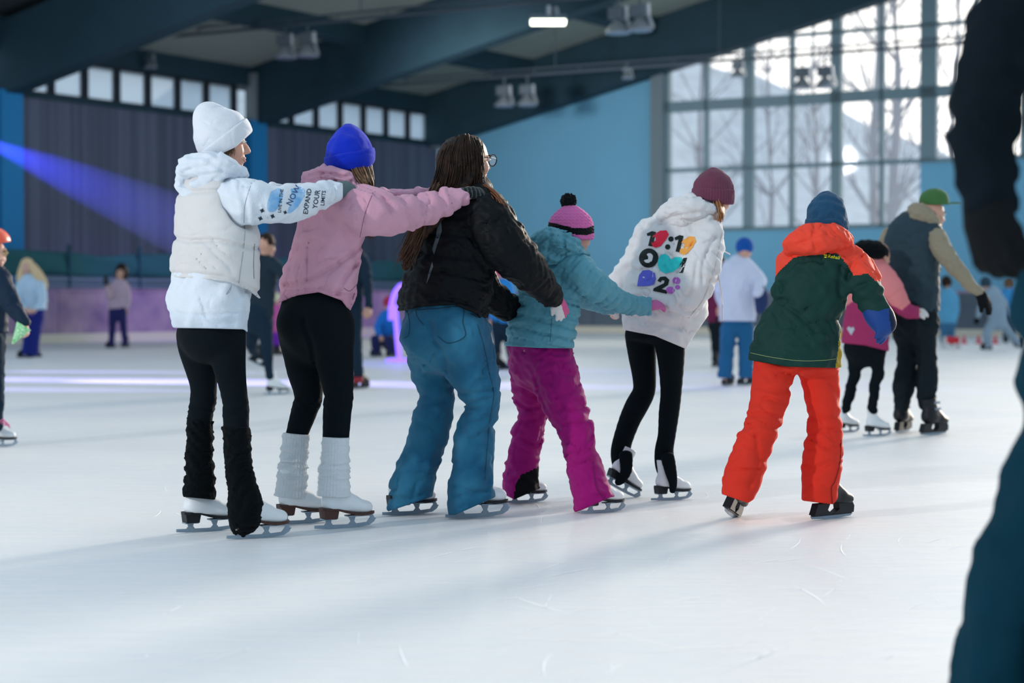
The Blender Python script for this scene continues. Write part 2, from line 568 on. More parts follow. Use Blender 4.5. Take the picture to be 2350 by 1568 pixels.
def board_run(name, lab, P, D, n, h, w, m):
    e = empty(name, P, lab, kind='structure')
    nn = np.array([D[1], -D[0], 0])
    for i in range(n):
        c = P + D * (i + .5) * w
        b = MB(); b.box(c + Z * (h / 2 + .1) + nn * rng.uniform(-.008, .008), (w / 2 - .012, .05, h / 2 - .1), np.array([D, nn, Z])); b.build('panel', m, e)
    b = MB(); b.box(P + D * n * w / 2 + Z * .1, (n * w / 2, .07, .1), np.array([D, nn, Z])); b.build('kick_strip', m_kick, e)
    b = MB(); b.box(P + D * n * w / 2 + Z * h, (n * w / 2, .08, .03), np.array([D, nn, Z])); b.build('cap_rail', m_board, e)
    return e


board_run('rink_boards', 'stained purple brown rink boards along the planked wall', BW + U * -10, U, 13, 1.22, 2.0, m_board)
board_run('rink_boards', 'grey blue rink boards below the end wall', CN + V * 3 - U * 2.0, V, 14, 1.2, 2.0, m_boardend)
m_net = mat('green_net', '#2b5f66', rough=.9, bump=.4, bscale=90)
m_post = mat('net_post', '#1d4a5c', rough=.6, metal=.2)
ne = empty('net_fence', BW + U * 6, 'sagging green net hung on posts behind the boards', 'fence')
tt = np.linspace(-9.5, BT1, 80)
verts = []; faces = []
for i, t in enumerate(tt):
    zt = 2.02 + .12 * abs(math.sin(t * .62)) ** .7
    for j in range(5):
        z = 1.55 + (zt - 1.55) * j / 4 + (0.01 * math.sin(3 * t + j))
        verts.append(BW + U * t - V * (.55 + .05 * math.sin(2.1 * t + j)) + Z * z)
for i in range(len(tt) - 1):
    for j in range(4):
        a = i * 5 + j
        faces.append((a, a + 5, a + 6, a + 1))
no = meshobj('net', verts, faces, m_net, ne, True)
so = no.modifiers.new('thick', 'SOLIDIFY'); so.thickness = .02
for t in np.arange(-8.3, BT1, 2.4):
    p = MB(); p.tube([BW + U * t - V * .5, BW + U * t - V * .5 + Z * 2.3], .045, 6); p.build('post', m_post, ne)
p = MB()
for z in (1.33, 1.47):
    p.tube([BW - U * 9.5 - V * .5 + Z * z, BW + U * BT1 - V * .5 + Z * z], .03, 6)
p.build('rail', mat('pale_rail', '#7d95a8', rough=.5), ne)

# --- what lies outside the windows: wooded slope and bare trees
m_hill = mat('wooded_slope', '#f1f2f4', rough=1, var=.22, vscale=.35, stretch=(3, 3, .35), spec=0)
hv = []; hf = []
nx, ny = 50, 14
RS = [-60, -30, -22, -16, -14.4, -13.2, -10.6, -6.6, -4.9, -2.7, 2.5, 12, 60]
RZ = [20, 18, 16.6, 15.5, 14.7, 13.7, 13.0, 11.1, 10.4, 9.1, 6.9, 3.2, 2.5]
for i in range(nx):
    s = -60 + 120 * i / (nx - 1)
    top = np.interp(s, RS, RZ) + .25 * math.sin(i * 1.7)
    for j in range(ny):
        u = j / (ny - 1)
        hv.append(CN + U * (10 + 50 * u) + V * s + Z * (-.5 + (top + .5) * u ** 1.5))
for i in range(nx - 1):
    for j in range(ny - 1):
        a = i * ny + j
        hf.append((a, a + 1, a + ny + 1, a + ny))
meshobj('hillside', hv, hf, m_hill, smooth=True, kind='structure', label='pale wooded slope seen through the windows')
# low snowy bank behind the long wall
m_bank = mat('snow_bank', '#9aa7ad', rough=1, var=.3, vscale=.4, spec=0)
meshobj('hillside', [hall(-20, -12, 0), hall(45, -12, 0), hall(45, -30, 10.5), hall(-20, -30, 10.5)], [(0, 1, 2, 3)], m_bank, kind='structure',
        label='grey bank behind the strip windows')
m_bark = mat('bark', '#94929c', rough=1, bump=.4, bscale=20)


def tree(s, u, h, r, lab, seed):
    rg = random.Random(seed)
    base = CN + U * u + V * s
    e = empty('bare_tree', base, lab, 'tree', 'bare trees outside the windows')
    mb = MB()
    n = 9
    ptsl = [base + Z * h * i / (n - 1) + V * .12 * math.sin(i * 1.3 + seed) for i in range(n)]
    mb.tube(ptsl, np.linspace(r, r * .3, n), 8)
    mb.build('trunk', m_bark, e, True)
    br = MB()
    for q in range(26):
        k = rg.uniform(.3, .98)
        p0 = ptsl[int(k * (n - 1))]
        L = h * rg.uniform(.12, .28) * (1.1 - k * .5)
        dr = nrm(V * rg.uniform(-1, 1) + U * rg.uniform(-.6, .6) + Z * rg.uniform(.25, .9))
        p1 = p0 + dr * L * .5 + Z * .1 * L
        p2 = p0 + dr * L + Z * .35 * L
        rr = r * .28 * (1.1 - k)
        br.tube([p0, p1, p2], [rr + .02, rr * .6 + .015, .012], 5)
        for w in range(3):
            d2 = nrm(dr + np.array([rg.uniform(-.7, .7), rg.uniform(-.7, .7), rg.uniform(-.1, .8)]))
            br.tube([p1 + (p2 - p1) * w / 3, p1 + (p2 - p1) * w / 3 + d2 * L * .4], [rr * .4 + .012, .008], 4)
    br.build('branches', m_bark, e)
    return e


def tree_at(px, u, h, r, lab, seed):
    rr_ = FWD + (px - 1175) / FOC * XR
    P_ = CN + U * u
    p_ = CAM + rr_ * (np.dot(P_ - CAM, U) / np.dot(rr_, U))
    return tree(float(np.dot(p_ - CN, V)), u, h, r, lab, seed)


tree_at(2008, 9, 15, .22, 'thick bare tree in the window between the bell lamps and the man in the cap', 1)
tree_at(2052, 13, 15, .24, 'thick bare forked tree outside above the green cap', 2)
tree_at(1868, 22, 14, .16, 'slim bare tree in the window between the two bell shaped lamps', 3)
tree_at(1765, 28, 15, .14, 'slim bare tree in the window above the gap before the petrol beanie', 4)
tree_at(1610, 24, 15, .15, 'slim bare tree in the window next to the pillar', 5)
tree_at(2190, 17, 14, .2, 'bare tree outside beside the dark sleeve', 6)

# ------------------------------------------------------------------ solid modelling: distance fields -> surface nets
def smin(a, b, k):
    if k <= 0:
        return np.minimum(a, b)
    h = np.clip(.5 + .5 * (b - a) / k, 0, 1)
    return b * (1 - h) + a * h - k * h * (1 - h)


def smax(a, b, k):
    return -smin(-a, -b, k)


class Waves:
    def __init__(s, seed, lam, n=8, axis=None, aniso=1.0):
        r = np.random.RandomState(seed)
        k = r.normal(size=(n, 3))
        k /= np.linalg.norm(k, axis=1)[:, None]
        if axis is not None:
            ax = nrm(axis)
            c = k @ ax
            k = k + (aniso - 1) * c[:, None] * ax
            k /= (np.linalg.norm(k, axis=1).mean())
        k *= (2 * np.pi / lam) * r.uniform(.6, 1.5, size=(n, 1))
        s.k = k.astype(np.float32); s.p = r.uniform(0, 6.28, n).astype(np.float32)

    def __call__(s, P):
        return np.sin(P @ s.k.T + s.p).sum(1) / math.sqrt(len(s.p) / 2.0)


def folds(seed, lam, amp, axis=None, aniso=1.0, sharp=.6):
    """cloth folds: soft undulation plus narrow creases"""
    w1 = Waves(seed, lam, 8, axis, aniso); w2 = Waves(seed + 50, lam * 2.2, 5); w3 = Waves(seed + 99, lam * .55, 8, axis, aniso)

    def f(P):
        wv = w2(P)
        Q = P + (.22 * lam) * np.stack([wv, np.roll(wv, 1) * 0 + w2(P[:, [1, 2, 0]]), w2(P[:, [2, 0, 1]])], 1)
        n = w1(Q)
        cr = np.clip(1 - np.abs(n) * 1.5, 0, 1) ** 2
        m = np.clip(.5 + .6 * wv, 0, 1)
        return 1.35 * amp * ((1 - sharp) * n * .8 + sharp * cr * m * 1.6 + .18 * w3(P))
    return f


def spline(J, n):
    """Catmull-Rom resampling of rows of numbers"""
    J = np.asarray(J, float)
    if len(J) < 3 or n <= 1:
        return J
    out = []
    Q = np.vstack([2 * J[0] - J[1], J, 2 * J[-1] - J[-2]])
    for i in range(1, len(Q) - 2):
        p0, p1, p2, p3 = Q[i - 1], Q[i], Q[i + 1], Q[i + 2]
        for k in range(n):
            t = k / n
            out.append(.5 * ((2 * p1) + (-p0 + p2) * t + (2 * p0 - 5 * p1 + 4 * p2 - p3) * t * t + (-p0 + 3 * p1 - 3 * p2 + p3) * t ** 3))
    out.append(J[-1])
    return np.array(out)


def culled(f, lo, hi, m=.07):
    """evaluates a shape only near its own box; further off the distance to the box will do"""
    def g(P):
        e = np.maximum(np.maximum(lo - P, P - hi), 0)
        db = np.sqrt((e * e).sum(1))
        near = db < m
        nn = int(near.sum())
        if nn == len(P):
            return f(P)
        v = (db + .02).astype(np.float32)
        if nn:
            v[near] = f(P[near])
        return v
    return g


class Solid:
    def __init__(s, h):
        s.h = h * 1.18; s.ops = []; s.lo = np.full(3, 1e9); s.hi = np.full(3, -1e9); s.disp = []

    def grow(s, p, r):
        s.lo = np.minimum(s.lo, np.asarray(p) - r); s.hi = np.maximum(s.hi, np.asarray(p) + r)

    def fn(s, f, op='u', k=0.0):
        s.ops.append((f, op, k)); return s

    def wchain(s, J, phi=0.0, op='u', k=.02, disp=None, sub=3, ck=.006, endr=None):
        """J rows: x, y, z, half width along the side axis, half depth (metres)"""
        J = spline(J, sub)
        J[:, 3:] = np.maximum(J[:, 3:], .002)
        side0 = np.array([math.cos(phi), math.sin(phi), 0])
        if op == 'u':
            for j in J:
                s.grow(j[:3], max(j[3], j[4]) * 1.25 + .01)
        seg = []
        u0 = 0
        J = J.astype(np.float64)
        box = ((J[:, :3] - J[:, 3:].max(1)[:, None] * 1.2).min(0).astype(np.float32), (J[:, :3] + J[:, 3:].max(1)[:, None] * 1.2).max(0).astype(np.float32))
        for i in range(len(J) - 1):
            a, b = J[i, :3], J[i + 1, :3]
            ba = b - a; L = np.linalg.norm(ba)
            if L < 1e-6: continue
            dr = ba / L
            sd = side0 - dr * (side0 @ dr)
            if np.linalg.norm(sd) < .15:
                sd = np.array([0, 0, 1.0]) - dr * dr[2]
            sd = nrm(sd); dp = np.cross(dr, sd)
            f4 = lambda v: np.asarray(v, np.float32)
            seg.append((f4(a), f4(ba), float(L), f4(dr), f4(sd), f4(dp), float(J[i, 3]), float(J[i + 1, 3]), float(J[i, 4]), float(J[i + 1, 4]), float(u0)))
            u0 += L
        def f(P):
            best = None; ub = None
            for (a, ba, L, dr, sd, dp, w0, w1, d0, d1, us) in seg:
                q = P - a
                z = q @ dr
                t = np.clip(z / L, 0, 1)
                z = z - t * L
                x = q @ sd; y = q @ dp
                w = w0 + (w1 - w0) * t; d = d0 + (d1 - d0) * t
                e = np.minimum(w, d) if endr is None else endr
                k0 = np.sqrt((x / w) ** 2 + (y / d) ** 2 + (z / e) ** 2) + 1e-6
                k1 = np.sqrt((x / (w * w)) ** 2 + (y / (d * d)) ** 2 + (z / (e * e)) ** 2) + 1e-6
                D = k0 * (k0 - 1) / k1
                if best is None:
                    best = D; ub = us + t * L
                else:
                    if disp is not None:
                        ub = np.where(D < best, us + t * L, ub)
                    best = smin(best, D, ck)
            if disp is not None:
                best = best + disp(P, ub)
            return best
        return s.fn(culled(f, *box), op, k)

    def chain(s, J, phi=0.0, q=1.0, **kw):
        """J rows: px, py, depth, silhouette half width in px [, depth/width ratio]"""
        R = []
        ph = math.radians(phi)
        for j in J:
            qq = j[4] if len(j) > 4 else q
            r = j[3] * j[2] / FOC
            a = r / math.sqrt(math.cos(ph) ** 2 + (qq * math.sin(ph)) ** 2)
            R.append(list(pt(j[0], j[1], j[2])) + [a, a * qq])
        return s.wchain(R, ph, **kw)

    def ell(s, c, rad, ax=None, op='u', k=.02):
        c = np.asarray(c, float); rad = np.asarray(rad, float)
        ax = np.eye(3) if ax is None else np.asarray(ax, float)
        if op == 'u':
            s.grow(c, rad.max() * 1.1 + .005)

        def f(P):
            q = (P - c) @ ax.T
            k0 = np.sqrt(((q / rad) ** 2).sum(1)) + 1e-6
            k1 = np.sqrt(((q / rad ** 2) ** 2).sum(1)) + 1e-6
            return k0 * (k0 - 1) / k1
        c = c.astype(np.float32); rad = rad.astype(np.float32); ax = ax.astype(np.float32)
        return s.fn(culled(f, c - rad.max(), c + rad.max()), op, k)

    def cut(s, p, n, k=.004):
        """removes everything on the side the normal points to"""
        p = np.asarray(p, float); n = nrm(n)
        return s.fn(lambda P: (P - p) @ n, 'i', k)

    def cutpx(s, ax, ay, bx, by, d, k=.004, tilt=0.0):
        """cuts along the image line a->b (plane runs through depth); the side to the left of the way a->b goes"""
        A = pt(ax, ay, d); B = pt(bx, by, d)
        e = nrm(B - A)
        n = np.cross(e, FWD) * 1.0
        n = n + tilt * FWD
        return s.cut(A, n, k)

    def lathe(s, a, b, prof, q=1.0, phi=0.0, ribs=0, ramp=0, op='u', k=.01, ring=None):
        a = np.asarray(a, float); b = np.asarray(b, float)
        L = np.linalg.norm(b - a); dr = (b - a) / L
        side0 = np.array([math.cos(phi), math.sin(phi), 0])
        sd = nrm(side0 - dr * (side0 @ dr)); dp = np.cross(dr, sd)
        T = np.array([p[0] for p in prof]); R = np.array([p[1] for p in prof])
        dd = spline(np.stack([T, R], 1), 6)
        T, R = dd[:, 0], np.maximum(dd[:, 1], 0)
        rm = R.max()
        if op == 'u':
            for t in (T[0], T[-1]):
                s.grow(a + dr * L * t, rm * max(1, q) + .012)
        t0, t1 = T[0], T[-1]

        def f(P):
            w = P - a
            t = (w @ dr) / L
            x = w @ sd; y = (w @ dp) / q
            r = np.interp(t, T, R)
            if ring is not None:
                r = r + ring(P, t)
            rho = np.sqrt(x * x + y * y)
            if ribs:
                th = np.arctan2(y, x)
                r = r + ramp * np.cos(ribs * th)
            D = (rho - r) * .85
            return np.maximum(D, np.maximum(t - t1, t0 - t) * L)
        return s.fn(f, op, k)

    def add_disp(s, f):
        s.disp.append(f); return s

    def eval(s, P):
        d = None
        for (f, op, k) in s.ops:
            if op == 'i':
                continue
            v = f(P)
            if d is None:
                d = v
            elif op == 'u':
                d = smin(d, v, k)
            else:
                d = smax(d, -v, k)
        for f in s.disp:
            d = d + f(P)
        for (f, op, k) in s.ops:      # hems are cut last, so they stay clean
            if op == 'i':
                d = smax(d, f(P), k)
        return d

    def mesh(s):
        h = s.h
        B = 4
        lo = s.lo - 2 * h
        n = np.ceil((s.hi + 2 * h - lo) / h / B).astype(int) + 1
        cs = [lo[i] + h * B * np.arange(n[i] + 1) for i in range(3)]
        G = np.stack(np.meshgrid(*cs, indexing='ij'), -1).reshape(-1, 3).astype(np.float32)
        Fc = s.eval(G).reshape(n + 1).astype(np.float32)
        # active coarse cells
        mn = Fc; mx = Fc
        corners = [Fc[i:n[0] + i, j:n[1] + j, k:n[2] + k] for i in (0, 1) for j in (0, 1) for k in (0, 1)]
        mn = np.minimum.reduce(corners); mx = np.maximum.reduce(corners)
        mar = h * B * 1.25
        act = (mn < mar) & (mx > -mar)
        nf = n * B + 1
        F = np.repeat(np.repeat(np.repeat(np.where(mn > 0, 1., -1.).astype(np.float32), B, 0), B, 1), B, 2)
        F = np.pad(F, ((0, 1), (0, 1), (0, 1)), mode='edge') * 9
        am = np.repeat(np.repeat(np.repeat(act, B, 0), B, 1), B, 2)
        am2 = np.zeros(nf, bool)
        for i in (0, 1):
            for j in (0, 1):
                for k in (0, 1):
                    am2[i:nf[0] - 1 + i, j:nf[1] - 1 + j, k:nf[2] - 1 + k] |= am
        I = np.argwhere(am2)
        P = (lo + h * I).astype(np.float32)
        vals = np.empty(len(P), np.float32)
        for a in range(0, len(P), 60000):
            vals[a:a + 60000] = s.eval(P[a:a + 60000])
        F[am2] = vals
        F[0] = F[-1] = 9; F[:, 0] = F[:, -1] = 9; F[:, :, 0] = F[:, :, -1] = 9
        ins = F < 0
        c8 = [ins[i:nf[0] - 1 + i, j:nf[1] - 1 + j, k:nf[2] - 1 + k] for i in (0, 1) for j in (0, 1) for k in (0, 1)]
        al = np.logical_and.reduce(c8); an = np.logical_or.reduce(c8)
        mixd = an & ~al
        C = np.argwhere(mixd)
        if len(C) == 0:
            return np.zeros((0, 3)), []
        idx = np.full(mixd.shape, -1, np.int32)
        idx[mixd] = np.arange(len(C))
        off = np.array([(i, j, k) for i in (0, 1) for j in (0, 1) for k in (0, 1)])
        v8 = np.stack([F[C[:, 0] + o[0], C[:, 1] + o[1], C[:, 2] + o[2]] for o in off], 1)
        acc = np.zeros((len(C), 3)); cnt = np.zeros(len(C))
        for a in range(8):
            for b in range(a + 1, 8):
                df = off[b] - off[a]
                if np.abs(df).sum() != 1: continue
                va, vb = v8[:, a], v8[:, b]
                cr = (va < 0) != (vb < 0)
                t = np.where(cr, va / np.where(va - vb == 0, 1, va - vb), 0)
                p = off[a] + df * t[:, None]
                acc += p * cr[:, None]; cnt += cr
        V_ = lo + h * (C + acc / cnt[:, None])
        quads = []
        for ax in range(3):
            o1, o2 = [(1, 2), (2, 0), (0, 1)][ax]
            sl0 = [slice(None)] * 3; sl1 = [slice(None)] * 3
            sl0[ax] = slice(0, -1); sl1[ax] = slice(1, None)
            a = ins[tuple(sl0)]; b = ins[tuple(sl1)]
            E = np.argwhere(a != b)
            sgn = a[E[:, 0], E[:, 1], E[:, 2]]
            e1 = np.zeros(3, int); e1[o1] = 1
            e2 = np.zeros(3, int); e2[o2] = 1
            ok = (E[:, o1] > 0) & (E[:, o2] > 0) & (E[:, o1] < mixd.shape[o1]) & (E[:, o2] < mixd.shape[o2])
            E = E[ok]; sgn = sgn[ok]
            g = lambda D: idx[D[:, 0], D[:, 1], D[:, 2]]
            q = np.stack([g(E - e1 - e2), g(E - e2), g(E), g(E - e1)], 1)
            q[~sgn] = q[~sgn][:, ::-1]
            quads.append(q)
        Q = np.concatenate(quads)
        return V_, Q


def fastmesh(name, verts, quads, m, parent, smooth=True, **k):
    me = bpy.data.meshes.new(name)
    verts = np.asarray(verts, np.float32); quads = np.asarray(quads, np.int32)
    me.vertices.add(len(verts)); me.vertices.foreach_set('co', verts.ravel())
    me.loops.add(quads.size); me.loops.foreach_set('vertex_index', quads.ravel())
    me.polygons.add(len(quads))
    me.polygons.foreach_set('loop_start', np.arange(0, quads.size, 4, dtype=np.int32))
    me.polygons.foreach_set('use_smooth', np.ones(len(quads), bool))
    me.update(calc_edges=True)
    me.materials.append(m)
    o = bpy.data.objects.new(name, me)
    link(o, parent, **k)
    if parent is not None:
        o.matrix_parent_inverse = Matrix.Translation(-Vector(parent.location)) if parent.type == 'EMPTY' else Matrix()
    return o


NTRI = [0]


def build(s, name, m, parent, split=None, label=None, clean=True):
    """mesh a solid; split = list of (name, material, predicate(centroids), label) peels faces off into their own part"""
    Vv, Q = s.mesh()
    NTRI[0] += 2 * len(Q)
    out = []
    rest = np.ones(len(Q), bool)
    cen = Vv[Q].mean(1)
    if split:
        for (n2, m2, pred, lab2) in split:
            sel = pred(cen) & rest
            rest &= ~sel
            if sel.any():
                out.append((n2, m2, sel, lab2))
    objs = []
    for (nm, mm, sel, lb) in [(name, m, rest, label)] + out:
        q = Q[sel]
        if not len(q):
            objs.append(None); continue
        us, inv = np.unique(q, return_inverse=True)
        objs.append(fastmesh(nm, Vv[us], inv.reshape(q.shape), mm, parent, label=lb))
    s.bvh = (Vv, Q)
    return objs[0] if not split else objs


def bvh_of(s):
    Vv, Q = s.bvh
    return BVHTree.FromPolygons([Vector(v) for v in Vv], [tuple(int(i) for i in q) for q in Q])


def cast(bv, px, py):
    r = nrm(FWD + (px - 1175) / FOC * XR + (784 - py) / FOC * UPV)
    hit = bv.ray_cast(Vector(CAM), Vector(r))
    return (np.array(hit[0]), np.array(hit[1])) if hit[0] is not None else (None, None)


def decal(bv, name, polys, m, parent, step=4.0, lift=.004, label=None, holes=()):
    """flat print laid on a garment: polygons given in photo pixels, dropped onto the cloth"""
    mb = MB()
    for poly in polys:
        poly = np.asarray(poly, float)
        n = len(poly)
        dense = []
        for i in range(n):
            a, b = poly[i], poly[(i + 1) % n]
            k = max(1, int(np.linalg.norm(b - a) / step))
            for j in range(k):
                dense.append(a + (b - a) * j / k)
        n = len(dense)
        lo, hi = np.min(dense, 0), np.max(dense, 0)
        pts = [Vector(p) for p in dense]
        D = np.array(dense)
        for x in np.arange(lo[0] + step / 2, hi[0], step):
            for y in np.arange(lo[1] + step / 2, hi[1], step):
                c = False
                for i in range(n):
                    (x1, y1), (x2, y2) = D[i], D[i - 1]
                    if (y1 > y) != (y2 > y) and x < (x2 - x1) * (y - y1) / (y2 - y1 + 1e-12) + x1:
                        c = not c
                if c and np.min(np.abs(D - [x, y]).max(1)) > step * .4:
                    pts.append(Vector((x, y)))
        res = delaunay_2d_cdt(pts, [(i, (i + 1) % n) for i in range(n)], [list(range(n))], 1, 1e-4)
        vs = []; ok = []
        for p in res[0]:
            h, nn = cast(bv, p[0], p[1])
            ok.append(h is not None)
            vs.append(h - FWD * lift if h is not None else np.zeros(3))
        fs = [f for f in res[2] if all(ok[i] for i in f)]
        dep = np.array(vs) @ FWD
        fs = [f for f in fs if max(dep[list(f)]) - min(dep[list(f)]) < .06]
        mb.add(vs, fs)
    o = fastmesh_poly(name, mb.v, mb.f, m, parent, label=label)
    return o


def fastmesh_poly(name, v, f, m, parent, **k):
    me = bpy.data.meshes.new(name)
    me.from_pydata(v, [], f)
    me.polygons.foreach_set('use_smooth', [True] * len(me.polygons))
    me.materials.append(m); me.update()
    o = bpy.data.objects.new(name, me); link(o, parent, **k)
    o.matrix_parent_inverse = Matrix.Translation(-Vector(parent.location)) if parent.type == 'EMPTY' else Matrix()
    return o


def seam(bv, name, lines, m, parent, r=.0025, step=5.0, lift=.001, label=None):
    """thin piping along photo polylines, lying on the cloth"""
    mb = MB()
    for ln in lines:
        S_ = spline(ln, 6)
        ptsl = []
        for (x, y) in S_:
            h, n = cast(bv, x, y)
            if h is not None:
                if ptsl and abs((h - ptsl[-1]) @ FWD) > .08:
                    continue
                ptsl.append(h - FWD * lift)
        if len(ptsl) > 2:
            mb.tube(ptsl, r, 5)
    return fastmesh_poly(name, mb.v, mb.f, m, parent, label=label)


def text_decal(bv, name, body, origin, ex, ey, size, m, parent, label=None, shear=0):
    """lettering dropped onto a garment: origin, ex (px per em along the line), ey (px per em upwards) in photo pixels"""
    cu = bpy.data.curves.new(name, 'FONT'); cu.body = body; cu.size = 1; cu.offset = .012; cu.resolution_u = 2
    to = bpy.data.objects.new(name, cu); COL.objects.link(to)
    dg = bpy.context.evaluated_depsgraph_get()
    me = to.evaluated_get(dg).to_mesh()
    bm = bmesh.new(); bm.from_mesh(me)
    bmesh.ops.subdivide_edges(bm, edges=[e for e in bm.edges if e.calc_length() > .12], cuts=2, use_grid_fill=False)
    bmesh.ops.triangulate(bm, faces=bm.faces[:])
    vs = []; ok = []
    for v in bm.verts:
        x = origin[0] + v.co.x * size * ex[0] + v.co.y * size * ey[0]
        y = origin[1] + v.co.x * size * ex[1] + v.co.y * size * ey[1]
        h, n = cast(bv, x, y)
        ok.append(h is not None); vs.append(tuple(h - FWD * .0025) if h is not None else (0, 0, 0))
    bm.verts.index_update()
    fs = [tuple(v.index for v in f.verts) for f in bm.faces]
    fs = [f for f in fs if all(ok[i] for i in f)]
    bm.free(); to.evaluated_get(dg).to_mesh_clear()
    bpy.data.objects.remove(to); bpy.data.curves.remove(cu)
    return fastmesh_poly(name, vs, fs, m, parent, label=label)


# ------------------------------------------------------------------ anatomy
def head(s, c, f, u, H, k=.35, neck=None, rneck=.05, ears=True):
    """head of height H (chin to crown) centred at c, facing f, crown towards u; neck = point the neck runs to"""
    f = nrm(f); u = nrm(np.asarray(u) - f * (np.asarray(u) @ f)); sd = np.cross(u, f)
    ax = np.array([f, sd, u])
    W = lambda a, b, z: c + H * (f * a + sd * b + u * z)
    kk = .08 * H
    s.ell(W(-.06, 0, .13), H * np.array([.42, .335, .36]), ax, k=kk)
    s.ell(W(.10, 0, -.17), H * np.array([.27, .245, .31]), ax, k=kk)
    s.ell(W(.275, 0, -.40), H * np.array([.085, .1, .085]), ax, k=kk)
    s.ell(W(.31, 0, .095), H * np.array([.07, .21, .055]), ax, k=.05 * H)
    for e in (-1, 1):
        s.ell(W(.23, .15 * e, -.13), H * np.array([.12, .12, .12]), ax, k=kk)
        s.ell(W(.405, .145 * e, .035), H * np.array([.075, .085, .055]), ax, op='s', k=.05 * H)
        s.ell(W(.325, .145 * e, .035), H * np.array([.055, .06, .035]), ax, k=.02 * H)
        if ears:
            s.ell(W(-.03, .335 * e, -.03), H * np.array([.085, .04, .14]), ax, k=.02 * H)
    J = [list(W(.335, 0, .07)) + [.035 * H, .035 * H], list(W(.40, 0, -.03)) + [.045 * H, .04 * H], list(W(.452, 0, -.12)) + [.058 * H, .05 * H]]
    s.wchain(J, math.atan2(sd[1], sd[0]), k=.03 * H, sub=2)
    s.ell(W(.39, 0, -.14), H * np.array([.06, .085, .04]), ax, k=.03 * H)
    s.ell(W(.365, 0, -.245), H * np.array([.05, .10, .03]), ax, k=.02 * H)
    s.ell(W(.355, 0, -.305), H * np.array([.05, .09, .032]), ax, k=.02 * H)
    s.ell(W(.43, 0, -.272), H * np.array([.03, .12, .012]), ax, op='s', k=.015 * H)
    if neck is not None:
        a = W(-.1, 0, -.15)
        s.wchain([list(a) + [rneck, rneck], list((a + neck) / 2) + [rneck, rneck], list(neck) + [rneck * 1.25, rneck * 1.2]], 0, k=.1 * H, sub=2)
    return W, ax


def face_parts(W, ax, H, parent, brow='#4a3626', lip='#b5786c', iris='#3a3a36'):
    """eyes, brows and lips as parts of their own"""
    mw = mat('eye_white', '#d9dcdf', rough=.3); mi = mat('iris_' + iris, iris, rough=.3)
    ml = mat('lip_' + lip, lip, rough=.5, sss=.1); mb_ = mat('brow_' + brow, brow, rough=.9)
    for e in (-1, 1):
        s = Solid(.0022); s.ell(W(.345, .145 * e, .035), np.array([.05, .058, .028]) * H, ax)
        ey = build(s, 'eye', mw, parent)
        s = Solid(.0018); s.ell(W(.382, .15 * e, .036), np.array([.02, .026, .026]) * H, ax)
        build(s, 'iris', mi, ey)
        b = MB(); b.tube(spline([W(.375, .06 * e, .10), W(.385, .14 * e, .125), W(.33, .23 * e, .10)], 4), [.004] * 8 + [.003], 6)
        fastmesh_poly('eyebrow', b.v, b.f, mb_, parent)
    for z, r in ((-.25, .022), (-.3, .026)):
        b = MB(); b.tube(spline([W(.325, -.10, -.272), W(.385, -.045, z), W(.392, 0, z + (.006 if z > -.27 else 0)), W(.385, .045, z), W(.325, .10, -.272)], 4), [r * H * .3 + r * H * .5 * math.sin(math.pi * i / 16) for i in range(17)], 6)
        fastmesh_poly('lip', b.v, b.f, ml, parent)


def hand(s, w, d, n, L=.18, curl=.5, thumb=1, k=.012, fat=1.0, spread=.12, tcurl=.3):
    """hand from wrist w along d; n = back of the hand; L = full length; thumb on the +/- side"""
    d = nrm(d); n = nrm(np.asarray(n) - d * (np.asarray(n) @ d)); sd = np.cross(d, n)
    P = lambda a, b, c: w + L * (d * a + sd * b + n * c)
    ph = math.atan2(sd[1], sd[0])

    def ch(pts, r, kk=k):
        J = [list(p) + [q, q] for p, q in zip(pts, r)]
        s.wchain(J, ph, k=kk, sub=1, ck=.004)
    s.ell(P(.24, 0, 0), L * np.array([.28, .225 * (.6 + .4 * fat), .10 * fat]), np.array([d, sd, n]), k=k)
    ch([P(-.12, 0, 0), P(.12, 0, 0)], [.135 * L * fat, .15 * L * fat])
    lens = [.36, .42, .39, .30]
    for i in range(4):
        b = (-1.5 + i) * .125 * thumb * -1
        a = (i - 1.5) * spread * thumb * -1
        base = P(.42 - .02 * abs(i - 1.2), b, .0)
        dd = nrm(d + sd * a)
        pos = base; pts = [base - dd * L * .08, base]
        ang = 0
        for j, fr in enumerate((.45, .32, .26)):
            ang += curl * (.7, 1.0, .8)[j]
            v = dd * math.cos(ang) - n * math.sin(ang)
            pos = pos + v * L * lens[i] * fr
            pts.append(pos)
        r = L * .055 * fat * (1 if i < 3 else .88)
        ch(pts, [r * 1.1, r * 1.05, r, r * .95, r * .85])
    tb = P(.1, .15 * thumb, -.03)
    v1 = nrm(d * .75 + sd * .65 * thumb - n * .25)
    v2 = nrm(d * .95 + sd * (.35 - tcurl) * thumb - n * (.2 + tcurl))
    p1 = tb + v1 * L * .2; p2 = p1 + v2 * L * .17; p3 = p2 + nrm(v2 - n * tcurl) * L * .14
    r = L * .062 * fat
    ch([tb, p1, p2, p3], [r * 1.25, r * 1.1, r, r * .85])


